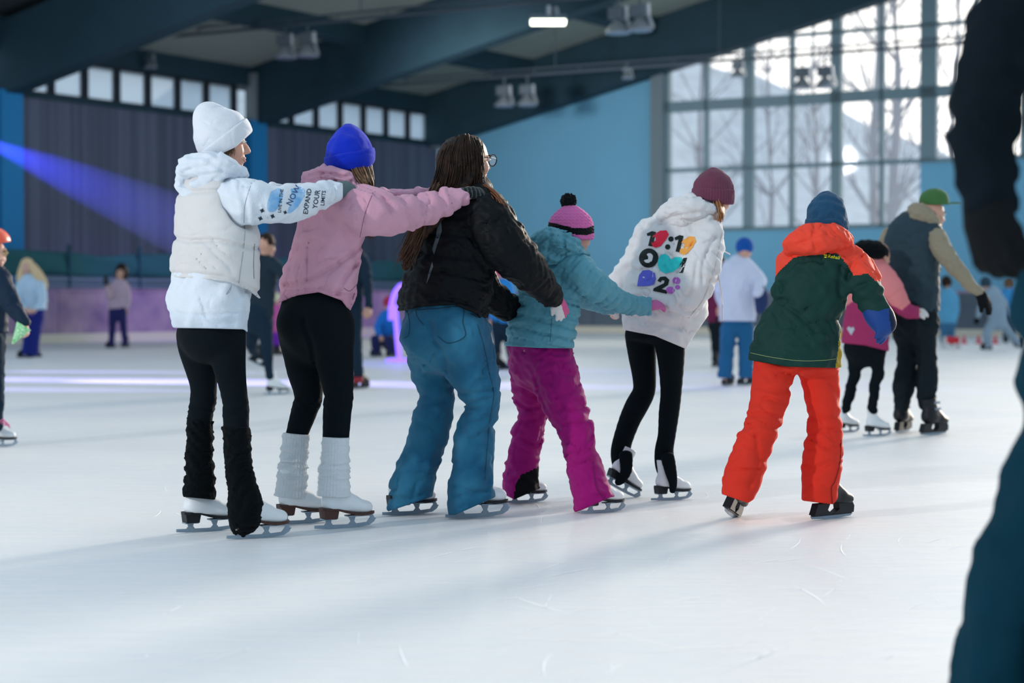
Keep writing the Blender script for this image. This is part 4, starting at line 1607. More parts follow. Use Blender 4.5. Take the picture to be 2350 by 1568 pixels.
    for (cx0, cx1, dd, top, bot, w0, w1) in ((680, 667, 8.33, 995, 1141, 30, 38), (770.5, 765.5, 8.15, 1004, 1139, 31, 39)):
        k = dd / FOC
        s = Solid(.0038)
        rg = Waves(int(cx0), .05, 5, axis=(0, 0, 1), aniso=6)

        def ring(P, t, rg=rg):
            sl = np.exp(-((t - .48) / .22) ** 2)
            return .0055 * sl * np.sin(t * 42 + 1.2 * rg(P)) + .002 * rg(P)
        s.lathe(pt(cx1, bot, dd), pt(cx0, top, dd), [(0, w1 * k), (.2, (w1 - 3) * k), (.45, (w0 + 4) * k), (.6, (w0 + 2) * k), (.8, (w0 + 1) * k), (1, w0 * k)], ribs=30, ramp=.0022, ring=ring)
        build(s, 'leg_warmer', m_lw, p)
    skate(p, 'figure', 690, 1202, 31, .88)
    skate(p, 'figure', 790, 1212, 31, .90)


person_b()

# ================================================================== C: long hair, black puffer, jeans
m_blkpuff = fabric('black_puffer', '#060b0f', rough=.6, spec=.14, bump=.1, var=.25, sheen=0)
m_jeans = fabric('blue_denim', '#2f6f8c', bump=.3, bscale=400, var=.5, vscale=5, dark='#124f70')
m_jeanseam = mat('denim_seam', '#1d3f50', rough=.9)
m_hairdk = mat('hair_dark_brown', '#33231a', rough=.55, spec=.15, var=.5, vscale=30, dark='#16100d')
m_pinkglove = fabric('pink_glove', '#cf5c8c')
m_whiteglove = fabric('white_glove_palm', '#d6d3d2')


def person_c():
    p = person(1040, 1185, 'long-haired young woman with glasses, black puffer jacket and wide blue jeans', CH)
    d = 8.55
    b = Solid(.0085)
    W, ax = head(b, pt(1078, 368, d), (.80, .60, -.05), (0, 0, 1), .225, neck=pt(1066, 450, d), rneck=.048)
    skeleton(b, pt(1066, 450, d), pt(1055, 520, d), pt(1015, 740, d),
             [Wp([(1120, 500, 8.42), (1210, 615, 8.46), (1278, 688, 8.64)]), Wp([(1060, 520, 8.7), (1105, 640, 8.78), (1180, 707, 8.92)])],
             [Wp([(985, 780, 8.63), (1003, 920, 8.67), (965, 1050, 8.66), (935, 1150, 8.66)]), Wp([(1065, 780, 8.5), (1100, 915, 8.5), (1086, 1050, 8.53), (1080, 1150, 8.54)])])
    build(b, 'body', m_skin, p)
    face_parts(W, ax, .225, p)
    H = .225
    # glasses
    gl = MB()
    for e in (-1, 1):
        ring = []
        for i in range(15):
            a = 2 * math.pi * i / 14
            ring.append(W(.455 - .05 * abs(e * .17 + .12 * math.cos(a) * 1.0), .165 * e + .135 * math.cos(a), .03 + .115 * math.sin(a)))
        gl.tube(ring, .0026, 6)
        gl.tube([W(.41, .30 * e, .06), W(.2, .35 * e, .05), W(-.02, .355 * e, .04), W(-.1, .35 * e, -.05)], .0022, 6)
    gl.tube([W(.46, -.04, .05), W(.475, 0, .06), W(.46, .04, .05)], .0022, 6)
    go = fastmesh_poly('glasses', gl.v, gl.f, mat('black_glasses', '#101315', rough=.3), p)
    lm = MB()
    for e in (-1, 1):
        ring = [W(.447 - .05 * abs(.17 * e + .12 * math.cos(a)), .165 * e + .125 * math.cos(a), .03 + .105 * math.sin(a)) for a in np.linspace(0, 2 * math.pi, 14, endpoint=False)]
        lm.prism(ring, nrm(ax[0]) * .001)
    fastmesh_poly('lens', lm.v, lm.f, m_glass, go)
    # hair
    s = Solid(.005)
    s.ell(pt(1056, 362, 8.53), np.array([51, 56, 50]) * d / FOC, k=.03)
    s.ell(pt(1083, 345, 8.56), np.array([29, 40, 34]) * d / FOC, k=.03)
    s.chain([(1052, 372, 8.49, 46), (1042, 410, 8.47, 46), (1022, 445, 8.45, 40), (996, 490, 8.43, 28), (966, 540, 8.44, 15), (940, 590, 8.44, 13), (928, 618, 8.44, 6)], -30, .55, k=.04)
    s.chain([(1088, 345, 8.52, 20), (1093, 385, 8.51, 16), (1092, 415, 8.5, 16), (1080, 440, 8.5, 20)], -20, .6, k=.03)
    wv = Waves(61, .014, 8, axis=(1, .3, .25), aniso=5)
    s.add_disp(lambda P: .0018 * wv(P))
    hr = build(s, 'hair', m_hairdk, p)
    gs = [Wp([(1090, 322, 8.5), (1104, 350, 8.46), (1106, 390, 8.45), (1106, 425, 8.45), (1100, 445, 8.45)]),
          Wp([(1075, 312, 8.48), (1083, 345, 8.43), (1087, 385, 8.43), (1086, 420, 8.43), (1078, 448, 8.43)]),
          Wp([(1062, 313, 8.48), (1050, 350, 8.40), (1048, 390, 8.38), (1040, 425, 8.39), (1025, 455, 8.41)]),
          Wp([(1045, 318, 8.5), (1025, 350, 8.43), (1018, 390, 8.42), (1008, 430, 8.42), (990, 470, 8.43)]),
          Wp([(1030, 328, 8.52), (1010, 360, 8.48), (1000, 400, 8.47), (990, 435, 8.46), (972, 480, 8.45)])]
    strands('hair_locks', gs, 520, .0026, m_hairdk, hr, jit=.004, wave=.003, seed=5, seg=16, tip=.5)
    gs = [Wp([(1030, 425, 8.42), (1000, 470, 8.42), (965, 530, 8.42), (940, 580, 8.42), (922, 612, 8.42)]),
          Wp([(1000, 420, 8.44), (980, 470, 8.44), (948, 530, 8.44), (926, 580, 8.44), (918, 600, 8.44)]),
          Wp([(1010, 430, 8.4), (985, 480, 8.41), (962, 540, 8.41), (945, 585, 8.41), (932, 622, 8.41)])]
    strands('hair_locks', gs, 170, .0024, mat('hair_brown_tips', '#5e432f', rough=.4, var=.4, vscale=30), hr, jit=.010, wave=.012, seed=6, seg=18, tip=.3)
    gs = [Wp([(1112, 428, 8.42), (1140, 445, 8.36), (1155, 465, 8.34), (1168, 492, 8.34)]), Wp([(1110, 432, 8.42), (1135, 452, 8.35), (1148, 475, 8.33), (1160, 502, 8.33)])]
    strands('hair_locks', gs, 30, .0018, mat('hair_copper', '#7a4a2c', rough=.4), hr, jit=.005, wave=.006, seed=8, seg=12)
    # jacket
    s = Solid(.0055)
    s.chain([(1098, 428, d, 26), (1085, 442, d, 52), (1068, 462, d, 74), (1055, 492, d, 88), (1045, 540, d, 95), (1035, 613, d, 100), (1027, 655, d, 104), (1018, 690, d, 104), (1014, 735, d, 98)], -45, .70, disp=quilt(.086, .011, 71))
    s.chain([(1098, 462, 8.46, 46), (1120, 500, 8.4, 57), (1150, 550, 8.37, 58), (1185, 592, 8.39, 52), (1218, 628, 8.45, 43), (1250, 662, 8.55, 33), (1268, 684, 8.61, 26)], 0, .95, k=.03, disp=quilt(.095, .008, 72))
    s.chain([(1070, 500, 8.7, 45), (1095, 620, 8.78, 40), (1118, 668, 8.81, 36), (1148, 695, 8.86, 34), (1168, 708, 8.9, 32)], 0, .95, k=.03, disp=quilt(.095, .006, 73))
    pxcut(s, [900, 914, 968, 1042, 1095, 1112], [716, 716, 704, 700, 722, 760])
    s.add_disp(folds(74, .07, .0055, axis=(0, 0, 1), aniso=1.6, sharp=.7))
    s.add_disp(grooves([[(1079, 490), (1082, 540), (1096, 570), (1110, 590)], [(912, 704), (968, 693), (1042, 688), (1105, 712)]], .009, 4))
    jk = build(s, 'jacket', m_blkpuff, p)
    bv = bvh_of(s)
    t = MB(); t.tube(spline([pt(1058, 700, 8.4), pt(1066, 716, 8.39), pt(1085, 722, 8.39), pt(1094, 730, 8.39), pt(1086, 735, 8.39), pt(1072, 724, 8.39)], 4), .002, 5)
    fastmesh_poly('drawcord', t.v, t.f, m_blacksole, jk)
    decal(bv, 'pale_patch', [[(1006, 505), (1012, 498), (1014, 530), (1004, 560), (996, 585), (992, 572), (1000, 545)], [(985, 622), (992, 600), (994, 612), (984, 640), (978, 652)]], mat('shiny_patch', '#46545a', rough=.35), jk, step=4, lift=.0015)  # paler, smoother patches laid on the black cloth
    # far and near hands in pink and white gloves
    s = Solid(.0036)
    w0 = pt(1281, 688, 8.655); dv = pt(1298, 738, 8.69) - w0
    hand(s, w0, dv, np.array([.35, -1, .1]), L=.125, curl=.28, thumb=1, fat=1.25)
    sd = np.cross(nrm(dv), nrm(np.array([.35, -1, .1])))
    build(s, 'glove', m_pinkglove, p, split=[('glove_side', m_whiteglove, lambda c: (project(c)[0] < np.interp(project(c)[1], [680, 740], [1283, 1300])), 'white side of the glove')])
    s = Solid(.004)
    w0 = pt(1170, 708, 8.9)
    hand(s, w0, pt(1215, 715, 8.98) - w0, np.array([.1, .6, .8]), L=.13, curl=.4, thumb=-1, fat=1.25)
    build(s, 'glove', m_pinkglove, p)
    # jeans
    s = Solid(.006)
    s.chain([(1014, 690, d, 80), (1018, 725, d, 92), (1026, 785, d, 95)], -45, .72)
    s.chain([(985, 770, 8.62, 62), (992, 850, 8.66, 50), (1004, 905, 8.67, 40), (996, 940, 8.68, 45), (984, 1000, 8.68, 46), (960, 1070, 8.66, 45), (944, 1120, 8.66, 51), (941, 1185, 8.66, 50)], 0, 1, k=.03)
    s.chain([(1060, 770, 8.5, 68), (1083, 850, 8.5, 58), (1102, 900, 8.5, 48), (1106, 930, 8.5, 41), (1093, 975, 8.52, 42), (1087, 1030, 8.53, 46), (1083, 1085, 8.54, 47), (1080, 1130, 8.54, 53), (1083, 1190, 8.54, 52)], 0, 1, k=.03)
    s.ell(pt(962, 772, 8.50), np.array([.08, .075, .085]), k=.07); s.ell(pt(1055, 778, 8.42), np.array([.09, .07, .09]), k=.07)
    pxcut(s, [870, 892, 993, 1024, 1045, 1140], [1174, 1174, 1140, 1182, 1182, 1140])
    s.add_disp(folds(81, .10, .0065, axis=(0, 0, 1), aniso=1.5))
    s.add_disp(grooves([[(985, 742), (992, 775), (1012, 805), (1025, 850)]], .012, 6))
    s.add_disp(grooves([[(1052, 924), (1085, 925), (1120, 915)], [(1050, 945), (1080, 938), (1105, 940)], [(950, 932), (985, 928), (1020, 920)], [(1045, 1118), (1090, 1132), (1130, 1120)], [(900, 1140), (940, 1150), (985, 1125)], [(1030, 890), (1075, 905), (1130, 895)]], .011, 6))
    jn = build(s, 'jeans', m_jeans, p)
    bv = bvh_of(s)
    seam(bv, 'pocket', [[(954, 712), (958, 728), (972, 745)], [(954, 712), (1000, 709), (1060, 706), (1062, 740), (1067, 772), (1030, 788), (1005, 772)], [(922, 714), (934, 716), (940, 740), (938, 768), (928, 776)]], m_jeanseam, jn, r=.0018)
    seam(bv, 'side_seam', [[(1096, 745), (1112, 800), (1124, 860), (1133, 905), (1125, 960), (1118, 1030), (1113, 1100)], [(1030, 850), (1022, 960), (1000, 1050), (985, 1100)]], m_jeanseam, jn, r=.002)
    skate(p, 'figure', 940, 1181, 32, .9, sole='black', low=True)
    skate(p, 'figure', 1094, 1187, 28, 1.0, sole='black', low=True)


person_c()

# ================================================================== D: child, pink pompom hat, teal puffer
m_teal = fabric('teal_puffer', '#5796a7', rough=.6, bump=.12, var=.15, sheen=0, spec=.3)
m_magenta = fabric('magenta_snow', '#98006c', rough=.7, bump=.2, bscale=500, var=.1, sheen=.05, spec=.2)
m_pinkknit = fabric('pink_knit', '#dc6fae', bump=.5, bscale=200)
m_blackk = fabric('black_yarn', '#0c1013', bump=.8, bscale=180, sheen=.05)
m_gaiter = fabric('black_gaiter', '#0b0e12', sheen=0)
m_pinkmitt = fabric('mauve_glove', '#c46aa0', bump=.4)
m_whiteknit = fabric('white_knit_glove', '#d9d5d2', bump=.6, bscale=200)


def person_d():
    p = person(1290, 1165, 'child in a pink pompom hat, teal puffer jacket and magenta snow trousers', CH)
    d = 8.9
    b = Solid(.009)
    W, ax = head(b, pt(1317, 538, d), (.80, .60, -.18), (.05, 0, 1), .205, neck=pt(1285, 600, d), rneck=.04)
    skeleton(b, pt(1285, 598, d), pt(1272, 650, d), pt(1238, 800, d),
             [Wp([(1315, 615, 8.82), (1400, 682, 8.88), (1500, 704, 9.11)]), Wp([(1280, 625, 9.0), (1330, 680, 9.1), (1395, 708, 9.28)])],
             [Wp([(1210, 830, 9.05), (1220, 940, 9.14), (1195, 1120, 9.16)]), Wp([(1265, 830, 8.87), (1305, 945, 8.79), (1358, 1130, 8.77)])], .85)
    build(b, 'body', m_skin_pale, p)
    face_parts(W, ax, .205, p)
    # hat
    k = d / FOC
    s = Solid(.0034)
    s.lathe(pt(1312, 556, d), pt(1306, 468, d), [(0, 50), (.15, 53), (.4, 53), (.6, 48), (.8, 34), (.93, 18), (1, 6)] and [(t, r * k) for t, r in [(0, 50), (.15, 53), (.4, 53), (.6, 48), (.8, 34), (.93, 18), (1, 6)]])
    pxcut(s, [1245, 1260, 1295, 1330, 1360, 1375], [519, 523, 538, 552, 552, 544], k=.012)

    def knit(P):
        x, y, z = project(P)
        tri = np.abs(((x / 9.0) % 1) - .5) * 2
        return -.0022 * np.sin(2 * np.pi * (y + 4.2 * tri) / 7.2)
    s.add_disp(knit)
    objs = build(s, 'pompom_hat', m_pinkknit, p, split=[('stripe', m_blackk, between([1250, 1275, 1319, 1345, 1370], [508, 513, 524, 524, 515], [1250, 1266, 1316, 1345, 1370], [519, 522, 538, 540, 533]), 'black knitted stripe')])
    s = Solid(.003); s.ell(pt(1305, 462, d), np.array([.036] * 3))
    w = Waves(3, .012, 12); s.add_disp(lambda P: .0035 * w(P))
    build(s, 'pompom', m_blackk, p, label='black pompom')
    # jacket
    s = Solid(.0055)
    s.chain([(1292, 572, d, 30), (1282, 592, d, 50), (1273, 620, d, 62), (1266, 655, d, 68), (1256, 700, d, 74), (1243, 757, d, 78), (1234, 800, d, 74), (1232, 820, d, 72)], -45, .72, disp=quilt(.05, .018, 91, .004))
    s.chain([(1305, 605, 8.83, 40), (1335, 632, 8.78, 41), (1372, 662, 8.81, 34), (1415, 690, 8.91, 27), (1460, 702, 9.02, 22), (1502, 704, 9.11, 19)], 0, .95, k=.025, disp=quilt(.055, .014, 92, .008))
    s.chain([(1280, 625, 9.0, 38), (1330, 680, 9.1, 23), (1365, 698, 9.2, 18), (1402, 709, 9.28, 14)], 0, .95, k=.02, disp=quilt(.045, .005, 93))
    s.fn(lambda P: (project(P)[0] - 1496) * .002, 'i', .004)
    pxcut(s, [1140, 1160, 1235, 1306, 1330, 1336], [793, 794, 799, 800, 800, 900])
    s.add_disp(folds(94, .05, .0035, axis=(0, 0, 1), aniso=1.6, sharp=.7))
    jk = build(s, 'jacket', m_teal, p)
    s2 = s
    bv = bvh_of(s)
    seam(bv, 'side_seam', [[(1268, 690), (1266, 740), (1262, 792)]], mat('teal_seam', '#3f6a72', rough=.9), jk, r=.0016)
    s = Solid(.005)
    s.chain([(1218, 572, 8.86, 8), (1230, 560, 8.83, 20), (1258, 556, 8.79, 34), (1295, 565, 8.78, 34), (1325, 576, 8.8, 20), (1347, 584, 8.84, 8)], -30, .85)
    s.chain([(1228, 580, 8.84, 14), (1250, 592, 8.78, 18), (1290, 592, 8.78, 16)], -30, .7, k=.02)
    s.add_disp(folds(96, .05, .007, axis=(0, 0, 1), aniso=1.5))
    s.add_disp(grooves([[(1216, 575), (1260, 545), (1300, 545), (1345, 575)], [(1230, 596), (1275, 575), (1320, 580)], [(1262, 528), (1258, 570), (1252, 605)], [(1290, 535), (1296, 575), (1298, 600)]], .009, 4))
    build(s, 'hood', m_teal, p)
    # gloves
    s = Solid(.0036); w0 = pt(1493, 702, 9.09)
    hand(s, w0, pt(1530, 696, 9.14) - w0, np.array([-.1, -.7, .9]), L=.12, curl=.55, thumb=-1, fat=1.35)
    build(s, 'glove', m_pinkmitt, p)
    s = Solid(.004); w0 = pt(1388, 708, 9.27)
    hand(s, w0, pt(1425, 716, 9.33) - w0, np.array([0, -.5, 1]), L=.12, curl=.5, thumb=-1, fat=1.4)
    build(s, 'glove', m_whiteknit, p, label='off-white knitted glove')
    # trousers
    s = Solid(.006)
    s.chain([(1235, 775, 8.95, 68), (1238, 810, 8.95, 70), (1242, 840, 8.95, 70)], -45, .8)
    s.chain([(1210, 835, 9.06, 44), (1215, 905, 9.13, 38), (1223, 948, 9.15, 34), (1213, 990, 9.16, 36), (1201, 1050, 9.16, 36), (1195, 1110, 9.16, 41), (1194, 1160, 9.16, 41)], 0, 1, k=.03)
    s.chain([(1263, 835, 8.88, 58), (1285, 900, 8.82, 53), (1304, 945, 8.79, 46), (1322, 990, 8.78, 41), (1332, 1040, 8.77, 38), (1346, 1095, 8.77, 42), (1361, 1140, 8.77, 47), (1368, 1185, 8.77, 44)], 0, 1, k=.03)
    pxcut(s, [1140, 1155, 1180, 1237, 1290, 1300, 1333, 1403, 1415], [1133, 1134, 1147, 1122, 1122, 1182, 1172, 1141, 1141])
    s.add_disp(folds(97, .09, .0075, axis=(0, 0, 1), aniso=1.8))
    s.add_disp(grooves([[(1288, 935), (1320, 945), (1348, 930)], [(1300, 975), (1330, 975), (1352, 962)], [(1190, 925), (1215, 938), (1240, 930)], [(1180, 962), (1205, 968), (1238, 958)], [(1228, 865), (1240, 905), (1252, 935)]], .011, 5))

    def gaiter(c):
        x, y, z = project(c)
        return (x < 1242) & (x > np.interp(y, [1072, 1090, 1110, 1146], [1236, 1196, 1184, 1179])) & (y > 1072) & (z < 9.2)
    tr = build(s, 'snow_trousers', m_magenta, p, split=[('gaiter', m_gaiter, gaiter, 'black inner gaiter at the ankle')])
    bv = bvh_of(s)
    seam(bv, 'ankle_zip', [[(1362, 1060), (1366, 1110), (1378, 1135), (1388, 1150)]], mat('magenta_seam', '#6b0a55', rough=.8), tr[0], r=.0025)
    skate(p, 'figure', 1207, 1154, 32, .76, sole='black', low=True)
    skate(p, 'figure', 1382, 1177, 32, .78, sole='black', low=True)


person_d()

# ================================================================== E: maroon beanie, white printed hoodie
m_maroon = fabric('maroon_knit', '#6b3a4e', bump=.3, bscale=300)
m_cream = fabric('cream_sweat', '#d9d8d8', var=.06)
PR = {'black': mat('print_black', '#16211f', rough=.8), 'red': mat('print_red', '#e02a44', rough=.8), 'orange': mat('print_orange', '#e8a34e', rough=.8),
      'teal': mat('print_teal', '#2ec4c4', rough=.8), 'violet': mat('print_violet', '#5b62c8', rough=.8), 'mauve': mat('print_mauve', '#b561bb', rough=.8),
      'white': mat('print_white', '#d8dce0', rough=.8)}


def person_e():
    p = person(1500, 1150, 'slim girl in a maroon ribbed beanie and white hoodie with a colourful back print', CH)
    d = 9.35
    b = Solid(.007)
    W, ax = head(b, pt(1640, 453, d + .01), (.74, .66, -.12), (.08, 0, 1), .2, neck=pt(1598, 520, d), rneck=.043)
    skeleton(b, pt(1598, 515, d), pt(1570, 570, d), pt(1512, 735, d),
             [Wp([(1615, 550, 9.24), (1598, 640, 9.18), (1550, 722, 9.22)]), Wp([(1490, 560, 9.44), (1440, 630, 9.5), (1422, 705, 9.46)])],
             [Wp([(1472, 790, 9.42), (1480, 895, 9.44), (1425, 1025, 9.46)]), Wp([(1538, 790, 9.3), (1540, 900, 9.31), (1523, 1040, 9.32)])], .85)
    w0 = pt(1546, 732, 9.22)
    hand(b, w0, pt(1530, 752, 9.24) - w0, np.array([-.3, -.8, .4]), L=.10, curl=.9, thumb=1, fat=1.15)
    w0 = pt(1420, 704, 9.46)
    hand(b, w0, pt(1408, 722, 9.45) - w0, np.array([-.5, -.6, .4]), L=.10, curl=.9, thumb=1, fat=1.2)
    build(b, 'body', m_skin_pale, p)
    face_parts(W, ax, .2, p)
    beanie(p, 'beanie', (1636, 476), (1638, 384), d, [(0, 44), (.2, 46), (.45, 46), (.65, 42), (.83, 29), (.94, 16), (1, 6)], None, m_maroon,
           low=([1580, 1588, 1635, 1665, 1690], [450, 455, 461, 469, 469]), up=([1580, 1690], [430, 434]), ribs=46, ramp=.0018, fold=.002, seed=24, cuffgrow=2.5, h=.0034, q=1.12)
    gs = [Wp([(1645, 462, 9.24), (1650, 480, 9.2), (1650, 500, 9.2), (1644, 512, 9.2)]), Wp([(1655, 464, 9.28), (1659, 482, 9.26), (1657, 500, 9.24), (1650, 514, 9.22)])]
    strands('hair', gs, 80, .002, mat('hair_ginger', '#a06b42', rough=.45), p, jit=.004, wave=.004, seed=9, seg=10)
    s = Solid(.0055)
    s.chain([(1612, 468, d, 26), (1602, 484, d, 52), (1586, 508, d, 72), (1568, 545, d, 90), (1551, 590, d, 94), (1534, 650, d, 93), (1524, 705, d, 97), (1514, 752, d, 88), (1508, 800, d, 78)], -40, .72)
    s.chain([(1615, 520, 9.25, 36), (1620, 570, 9.18, 42), (1602, 632, 9.13, 46), (1580, 682, 9.13, 40), (1556, 722, 9.2, 28), (1540, 742, 9.22, 18)], 0, .95, k=.012)
    s.chain([(1490, 540, 9.42, 36), (1456, 602, 9.48, 28), (1424, 644, 9.5, 28), (1422, 684, 9.48, 24), (1420, 708, 9.45, 15)], 0, .95, k=.03)
    pxcut(s, [1390, 1424, 1430, 1503, 1574, 1590, 1625], [712, 712, 757, 771, 801, 775, 725])
    s.add_disp(folds(101, .12, .0085, axis=(.3, 0, 1), aniso=1.4))
    s.add_disp(grooves([[(1590, 558), (1572, 600), (1556, 626)], [(1640, 545), (1615, 600), (1612, 650)], [(1600, 600), (1590, 660), (1560, 700)], [(1430, 724), (1500, 738), (1560, 755)]], .012, 5))
    hd = build(s, 'hoodie', m_cream, p)
    bv = bvh_of(s)

    # back print in a slanted frame: u to the right, v down
    O = np.array([1484., 527.]); EU = np.array([98., 22.]) / 100; EV = np.array([-32., 128.]) / 130

    def fr(pts):
        return [tuple(O + EU * x + EV * y) for x, y in pts]

    def blob(x, y, rx, ry, n=20, rot=0, sq=0):
        out = []
        for i in range(n):
            a = 2 * math.pi * i / n
            r = 1 + sq * math.cos(3 * a)
            px_, py_ = rx * r * math.cos(a), ry * r * math.sin(a)
            out.append((x + px_ * math.cos(rot) - py_ * math.sin(rot), y + px_ * math.sin(rot) + py_ * math.cos(rot)))
        return out
    one = lambda x, y, h=34, w=10: [(x - 10, y + 8), (x, y), (x + w, y), (x + w, y + h), (x, y + h), (x, y + 10), (x - 7, y + 13)]
    D = lambda n_, polys, c: decal(bv, n_, [fr(q) for q in polys], PR[c], hd, step=2.6)
    D('print_digit', [one(12, 1)], 'black')
    D('print_blob', [[(18, 8), (30, -4), (44, -8), (52, 0), (48, 14), (40, 30), (30, 36), (20, 34), (18, 26), (26, 20), (24, 12), (16, 14)]], 'red')
    D('print_dot', [blob(59, 9, 6, 6)], 'black'); D('print_dot', [blob(56, 28, 6, 6)], 'black')
    D('print_digit', [one(76, -4, 38, 9)], 'black')
    D('print_blob', [[(86, 6), (98, -6), (110, -8), (116, 2), (112, 16), (104, 32), (96, 38), (86, 36), (84, 28), (92, 22), (92, 12), (84, 12)]], 'orange')
    D('print_letter', [[(x + 20, y + 62) for x, y in [(22 * math.cos(a), 22 * math.sin(a)) for a in np.linspace(0, 2 * math.pi, 30)] + [(13 * math.cos(a), 13 * math.sin(a)) for a in np.linspace(2 * math.pi, 0.0, 24)]]], 'black')
    D('print_blob', [[(42, 62), (44, 50), (54, 44), (64, 48), (70, 54), (80, 46), (92, 44), (98, 52), (94, 66), (82, 80), (66, 88), (52, 84), (44, 74)]], 'teal')
    D('print_digit', [[(97, 45), (105, 42), (104, 78), (96, 80), (98, 58), (92, 64)]], 'black')
    D('print_blob', [[(8, 104), (14, 92), (28, 88), (42, 92), (48, 104), (46, 118), (34, 124), (20, 128), (10, 130)]], 'violet')
    D('print_dot', [blob(20, 107, 2.6, 2.6, 10)], 'white')
    D('print_digit', [[(52, 108), (56, 98), (68, 94), (78, 100), (78, 112), (66, 124), (80, 124), (80, 132), (48, 132), (48, 126), (68, 110), (68, 104), (62, 104), (60, 110)]], 'black')
    D('print_blob', [blob(94, 98, 9, 8)], 'mauve'); D('print_blob', [blob(86, 122, 10, 8)], 'mauve'); D('print_blob', [blob(100, 112, 6, 5)], 'mauve')
    seam(bv, 'sleeve_seam', [[(1657, 535), (1648, 580), (1632, 640), (1612, 690), (1580, 730)]], mat('cream_seam', '#b9b2aa', rough=.9), hd, r=.002)
    # hood
    s = Solid(.005)
    s.chain([(1524, 522, 9.3, 8), (1532, 498, 9.27, 22), (1560, 482, 9.23, 32), (1600, 482, 9.22, 32), (1634, 486, 9.25, 18), (1648, 492, 9.3, 6)], -30, .85)
    s.chain([(1534, 512, 9.27, 15), (1570, 505, 9.22, 18), (1620, 495, 9.23, 14)], -30, .7, k=.02)
    s.add_disp(folds(103, .07, .008, axis=(0, 0, 1), aniso=2))
    s.add_disp(grooves([[(1520, 508), (1560, 492), (1610, 488), (1645, 498)]], .008, 5))
    build(s, 'hood', m_cream, p)
    # drawstrings
    t = MB(); t.tube(spline([pt(1657, 560, 9.2), pt(1643, 598, 9.12), pt(1650, 640, 9.12), pt(1657, 690, 9.12), pt(1658, 737, 9.12)], 6), .0042, 6)
    fastmesh_poly('drawstring', t.v, t.f, m_cream, p)
    t = MB(); t.tube(spline([pt(1650, 572, 9.22), pt(1662, 577, 9.25), pt(1675, 584, 9.28)], 4), .0035, 6)
    fastmesh_poly('drawstring', t.v, t.f, m_cream, p)
    # leggings with stirrups over the boots
    s = Solid(.0055)
    s.chain([(1506, 735, d, 60), (1506, 775, d, 64)], -40, .75, endr=.03)
    s.chain([(1470, 770, 9.41, 36), (1474, 820, 9.42, 31), (1478, 860, 9.43, 27), (1478, 898, 9.44, 25), (1462, 930, 9.45, 26), (1445, 965, 9.46, 24), (1428, 1015, 9.46, 22), (1424, 1045, 9.46, 22), (1428, 1078, 9.44, 20)], 0, 1, k=.02)
    s.chain([(1536, 775, 9.31, 36), (1540, 830, 9.3, 30), (1540, 900, 9.31, 24), (1535, 950, 9.31, 23), (1530, 1000, 9.32, 20), (1524, 1035, 9.32, 21), (1527, 1068, 9.32, 23), (1534, 1095, 9.32, 19)], 0, 1, k=.02)
    build(s, 'leggings', m_blk_leg, p)
    g = ground(1540, 1148)
    skate(p, 'figure', 1540, 1148, 26, .72, sole='black')
    g2 = pt(1420, 1124, 9.42)
    skate(p, 'figure', 0, 0, 24, .74, pitch=-28, sole='black', pos=g2)
    # stirrup straps of the tights
    for (L1, dd) in (([(1532, 1050), (1540, 1085), (1545, 1110), (1543, 1128)], 9.22), ([(1436, 1045), (1437, 1080), (1426, 1102), (1416, 1108)], 9.33)):
        s = Solid(.0045)
        s.chain([(x, y, dd + .04, r) for (x, y), r in zip(L1, (16, 13, 9, 7))], 0, .7)
        build(s, 'stirrup', m_blk_leg, p)


person_e()

# ================================================================== F: boy in orange and green
m_orangej = fabric('orange_shell', '#e8452f', rough=.7, bump=.15, var=.08, sheen=0, spec=.25)
m_greenj = fabric('dark_green_shell', '#0c352f', rough=.7, bump=.15, var=.12, sheen=0, spec=.2)
m_orangep = fabric('red_orange_trousers', '#d93120', rough=.75, bump=.3, bscale=500, var=.12, sheen=0, spec=.2)
m_petrol = fabric('petrol_knit', '#1f4a69', bump=.4, bscale=300)
m_blueglove = fabric('blue_ski_glove', '#0b3b80', rough=.6, sheen=0, spec=.3)
m_navyglove = fabric('navy_glove', '#0c1f3c', rough=.6, sheen=0)
m_yellow = mat('yellow_ink', '#c9c41f', rough=.7)
m_mustard = fabric('mustard_strip', '#a58a1c')


